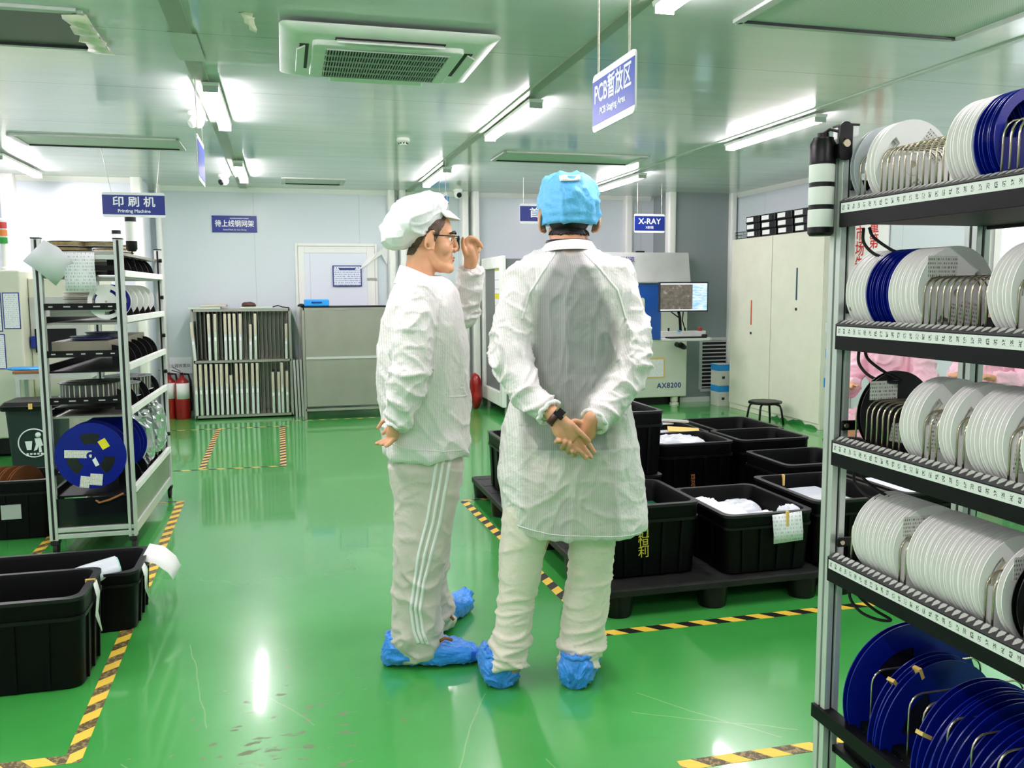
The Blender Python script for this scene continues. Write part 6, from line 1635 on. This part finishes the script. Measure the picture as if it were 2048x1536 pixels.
# trousers with three stripes
mb = MB()
near = [(930, 774, 926, .10, 3.07), (1000, 788, 916, .092, 3.06), (1050, 787, 905, .086, 3.055), (1100, 785, 893, .082, 3.05), (1150, 785, 885, .078, 3.05), (1200, 785, 881, .076, 3.05), (1250, 786, 883, .076, 3.05), (1282, 792, 886, .076, 3.05), (1300, 800, 880, .074, 3.05), (1312, 808, 868, .066, 3.05)]
far = [(930, 790, 926, .10, 3.21), (1000, 812, 912, .09, 3.24), (1100, 830, 900, .08, 3.28), (1160, 834, 894, .075, 3.30), (1205, 838, 903, .075, 3.31), (1248, 842, 906, .07, 3.32)]
mb.loft(rings(near, 0)); mb.loft(rings(far, 0)); mb.loft(rings([(880, 782, 922, .17), (930, 776, 926, .18), (975, 784, 922, .165)], 3.14))
me = remesh(mb, .006, 5)
def f(p, n_):
    low = max(0, 1 - p.z / .5)
    return fold(p, 1.7, .0058 * (.5 + low + (.8 if p.z < .13 else 0)), (6, 6, 8))
displace(me, f)
bvh = BVHTree.FromPolygons([v.co.copy() for v in me.vertices], [tuple(p.vertices) for p in me.polygons])
worn('trousers', me, 'trousers_grey', manL)
line = [(884, 925), (876, 980), (864, 1050), (846, 1120), (834, 1180), (826, 1235), (832, 1280), (842, 1306)]
for k_, off in enumerate((-13, 0, 13)):
    ribbon('side_stripe', bvh, [A(x + off * (1 - .25 * (y_ > 1150)), y_, 2.9) for x, y_ in line], .0055, 'stripe_white', manL, dirn=tuple(VD), off=.0015, step=12)
p = atz(756, 1326, 0.0); shoe_cover(manL, (p.x + .03, p.y - .005, 0), -PI / 2 - .26 + .06, .335, .135, .115, 2.5)
p = atz(872, 1266, 0.0); shoe_cover(manL, (p.x, p.y + .02, 0), -.62, .31, .11, .10, 6.5, 'shoe_cover', .10)
def lace(pts, nm='shoe_lace'):
    m = MB(); m.tube(pts, .006, 6); worn(nm, m.mesh(), 'kraft', manL)
lace([A(878, 1283, 3.0), A(890, 1276, 2.99), A(904, 1280, 3.0)]); lace([A(884, 1222, 3.27), A(897, 1228, 3.25), A(908, 1240, 3.24)])
# jacket
mb = MB()
mb.loft(rings([(553, 806, 884, .075), (564, 793, 900, .11), (585, 780, 915, .165), (610, 772, 922, .185), (650, 762, 930, .19), (700, 753, 935, .19), (760, 757, 938, .188), (820, 764, 940, .186), (865, 767, 940, .186), (890, 766, 940, .19), (904, 768, 937, .185)], 3.13, 56, 2.3))
SN = [(A(838, 590, 2.985), .066), (A(826, 660, 2.945), .070), (A(821, 742, 2.925), .066), (A(808, 800, 2.93), .058), (A(800, 836, 2.945), .042)]
SF = [(A(872, 594, 3.27), .068), (A(905, 618, 3.32), .062), (A(926, 630, 3.335), .056), (A(937, 585, 3.305), .056), (A(941, 548, 3.27), .043)]
mb.chain(SN, 20); mb.chain(SF, 20)
me = remesh(mb, .006, 6)
segs = [(SN[i], SN[i + 1]) for i in range(4)] + [(SF[i], SF[i + 1]) for i in range(4)]
cuffs = [SN[-1][0], SF[-1][0]]; elb = [SN[2][0], SF[2][0]]
def f(p, n_):
    s_ = slv(p)
    if s_ < .012:
        d = min((p - e_).length for e_ in elb); c = min((p - e_).length for e_ in cuffs)
        return fold(p, 4.1, .0072 * (.8 + 1.0 * math.exp(-(d / .10) ** 2) + .9 * math.exp(-(c / .05) ** 2)), (8, 8, 10))
    low = max(0, min(1, (1.15 - p.z) / .4))
    q = Vector((p.x * .8 + p.z * .6, p.y, p.z * .8 - p.x * .6))
    return fold(q, 6.2, .0075, (7, 5, 3.4)) * (.6 + low * .7)
displace(me, f)
at_ = me.attributes.new('sheer', 'FLOAT', 'POINT'); at_.data.foreach_set('value', [.05] * len(me.vertices))
bvh = BVHTree.FromPolygons([v.co.copy() for v in me.vertices], [tuple(p.vertices) for p in me.polygons])
worn('jacket', me, 'coat', manL)
ribbon('pocket_edge', bvh, [A(893, 797, 2.9), A(930, 800, 2.9)], .0025, 'coat_plain', manL, dirn=tuple(VD), off=.001)
ribbon('hem', bvh, [A(775, 898, 2.9), A(840, 905, 2.9), A(925, 908, 2.9)], .0018, 'coat_plain', manL, dirn=tuple(VD), off=.0006)
mb = MB(); n = 48; cr_ = []
for yb, yf, hx, hy in ((566, 590, .098, .092), (548, 578, .088, .082), (530, 566, .076, .072), (530, 566, .070, .066), (560, 585, .075, .07)):
    cb, cf = A(800, yb, 3.13), A(884, yf, 3.13); c = (cb + cf) / 2
    cr_.append([(c.x + math.cos(a) * hx, c.y + math.sin(a) * hy, c.z - (cb.z - cf.z) / 2 * math.cos(a)) for a in [2 * PI * j / n for j in range(n)]])
mb.loft(cr_, False); worn('jacket_collar', mb.mesh(), 'coat_plain', manL)
for c, e_, r_ in ((SN[-1][0], SN[-2][0], .042), (SF[-1][0], SF[-2][0], .043)):
    d = (c - e_).normalized(); q = d.to_track_quat('Z', 'Y').to_matrix(); m = MB()
    m.tube([c + d * .018 + q @ Vector((math.cos(a) * r_ * (1 + .03 * math.sin(9 * a)), math.sin(a) * r_ * (1 + .03 * math.cos(7 * a)), .003 * math.sin(8 * a))) for a in [2 * PI * i / 60 for i in range(60)]], .0075, 8, False, 0, True)
    worn('cuff', m.mesh(), 'coat_plain', manL)
# cap with a peak, hair, glasses, face details
mb = MB()
ax = Matrix.Rotation(-math.radians(33), 3, 'Y')
RzL = Matrix.Rotation(ang, 3, 'Z') @ ax
mb.sphere(A(825, 441, 3.13), (.122, .108, .076), 40, 24, 0, RzL); mb.sphere(A(853, 421, 3.13), (.082, .088, .058), 32, 20, 0, RzL); mb.sphere(A(800, 468, 3.13), (.064, .092, .055), 32, 20, 0, RzL)
me = remesh(mb, .005, 8); displace(me, lambda p, n_: fold(p, 8.8, .0065, (9, 9, 13)) + .001 * noise.noise(p * 60))
worn('cap', me, 'cap_white', manL)
m = MB(); v, fcs = [], []
for i in range(13):
    b_ = -1 + i / 6
    for r_, dz in ((.0, .016), (.035 * (1 - .35 * b_ * b_), -.0)):
        pp = Pl(.088 + r_ * 1.15 - .045 * b_ * b_, b_ * .07, .104 + dz - .018 * r_ / .035); v.append(tuple(pp))
for i in range(12): fcs.append((2 * i, 2 * i + 1, 2 * i + 3, 2 * i + 2))
m.add(v, fcs); o = worn('cap_peak', m.mesh(), 'cap_white', manL); sd = o.modifiers.new('thickness', 'SOLIDIFY'); sd.thickness = .004
M['hair_short'] = plain('short_dark_brown_hair', rgb(84, 64, 48), .6, var=.4, vscale=90, bump=.4, bscale=300)
hair_on(meL, Pl, Rl, HS, lambda c: c.x < .058 - .55 * max(0, .06 - c.z) + .2 * max(0, c.z - .05) and c.z > -.05 and (abs(c.y) < .0815 or c.z > .045) and (c.z > .030 - 1.1 * (c.x + .006) * (c.x > -.006) + 1.6 * min(0, c.x + .006)), 'hair_short', manL, .0022)
g = MB(); PY = Pl
for sd_ in (-1, 1):
    g.tube([Pl(-.012, sd_ * .079, .004), Pl(.004, sd_ * .081, .022), Pl(.06, sd_ * .078, .020), Pl(.118, sd_ * .066, .018)], .0019, 8)
    c = .034 * sd_; fr = [Pl(.119 - .06 * abs(u) * .2, u, w_) for u, w_ in rrect(c - .029, c + .029, -.028, .020, .010, 4)]
    g.tube(fr, .0020, 8, False, 0, True)
g.tube([Pl(.122, -.008, .010), Pl(.125, 0, .012), Pl(.122, .008, .010)], .0018, 8)
gl = worn('glasses', g.mesh(), 'black', manL)
for sd_ in (-1, 1):
    m = MB(); m.sphere(Pl(.0805, sd_ * .031, .008), .0112 * HS, 20, 14); worn('eye', m.mesh(), 'white_paint', manL)
    m = MB(); m.sphere(Pl(.0865, sd_ * .031, .007), .0070 * HS, 14, 10); worn('iris', m.mesh(), 'black', manL)
    m = MB(); m.chain([(Pl(.086, sd_ * .052, .030), .004), (Pl(.102, sd_ * .034, .036), .0055), (Pl(.108, sd_ * .014, .032), .004)], 8); worn('eyebrow', m.mesh(), 'hair', manL)
m = MB(); m.sphere(Pl(.0985, 0, -.061), (.0055, .018, .0045), 16, 8, 0, Rl); m.sphere(Pl(.0965, 0, -.0715), (.0055, .016, .005), 16, 8, 0, Rl); worn('lips', m.mesh(), 'lips', manL)

# ---- two workers in pink behind the rack, bent over their work
def seated(px, py, Y, label, seed, turn):
    c = A(px, py, Y); c.z = 0
    T = Matrix.Translation(c) @ Matrix.Rotation(turn, 4, 'Z')
    def Q(x, y, z): return T @ Vector((x, y, z))
    b = MB()
    head(b, Q(.27, 0, 1.15), T.to_3x3() @ Vector((.8, 0, -.6)), .92)
    b.chain([(Q(.22, 0, 1.09), .052), (Q(.16, 0, 1.0), .06)]); b.chain([(Q(0, 0, .55), .12), (Q(.06, 0, .75), .115), (Q(.14, 0, .93), .11)])
    b.chain([(Q(.14, -.17, .95), .05), (Q(.14, .17, .95), .05)])
    for s in (-1, 1):
        b.chain([(Q(.14, s * .18, .94), .048), (Q(.22, s * .24, .72), .038), (Q(.42, s * .12, .76), .026)]); b.chain([(Q(.42, s * .12, .76), .025), (Q(.48, s * .10, .77), .022)])
        for k_ in range(4): hand_finger(b, [Q(.485, s * .10 + (k_ - 1.5) * .017, .772), Q(.53, s * .095 + (k_ - 1.5) * .018, .775), Q(.556 - .006 * abs(k_ - 1.5), s * .09 + (k_ - 1.5) * .018, .762)])
        hand_finger(b, [Q(.45, s * .085, .765), Q(.475, s * .055, .77), Q(.505, s * .05, .768)], .0095, .0075)
        b.chain([(Q(0, s * .10, .52), .085), (Q(.40, s * .13, .50), .058), (Q(.36, s * .13, .09), .04)]); b.chain([(Q(.36, s * .13, .05), .04), (Q(.50, s * .14, .045), .034)])
    me_ = remesh(b, .006, 3); o_ = person(me_, 'skin', c, label)
    b = MB(); b.chain([(Q(-.01, 0, .50), .17), (Q(.05, 0, .74), .165), (Q(.13, 0, .93), .145)], 20); b.chain([(Q(.13, -.16, .95), .075), (Q(.13, .16, .95), .075)], 18)
    for s in (-1, 1): b.chain([(Q(.14, s * .18, .94), .075), (Q(.22, s * .25, .72), .068), (Q(.38, s * .14, .757), .05)], 18); b.chain([(Q(0, s * .10, .50), .12), (Q(.36, s * .13, .50), .09)], 18)
    me_ = remesh(b, .009, 5); displace(me_, lambda p, n_: fold(p, seed, .012, (7, 7, 7))); worn('smock', me_, 'pink', o_)
    b = MB()
    for s in (-1, 1): b.chain([(Q(.37, s * .13, .48), .075), (Q(.36, s * .13, .12), .055)], 16)
    worn('trousers', b.mesh(), 'pink', o_)
    b = MB(); b.sphere(Q(.245, 0, 1.22), (.12, .10, .085), 30, 18, 0, T.to_3x3() @ Matrix.Rotation(.55, 3, 'Y')); me_ = b.mesh(); displace(me_, lambda p, n_: fold(p, seed, .006, (12, 12, 12))); worn('cap', me_, 'pink', o_)
    for s in (-1, 1):
        b = MB(); b.sphere(Q(.45, s * .13, .03), (.14, .05, .032), 20, 12, 0, T.to_3x3()); worn('shoe', b.mesh(), 'white_plastic', o_)
    t_ = thing('stool', 'stool under the %s' % label.split(',')[0], 'stool', (c.x, c.y, 0), turn)
    MB().lathe([(.15, .33), (.155, .345), (.15, .36)], 28).build('seat', 'black', t_, 0, 'auto')
    for k_ in range(4):
        a = k_ * PI / 2 + PI / 4; MB().cyl((.10 * math.cos(a), .10 * math.sin(a), .33), (.16 * math.cos(a), .16 * math.sin(a), 0), .011, .011, 10).build('leg', 'black', t_)
    return o_
seated(1800, 740, 4.75, 'worker in pink smock bent over, seen left between the rack shelves', 3.0, PI + .5)
seated(2020, 740, 5.0, 'worker in pink smock at the right edge between the rack shelves', 8.0, PI + .3)
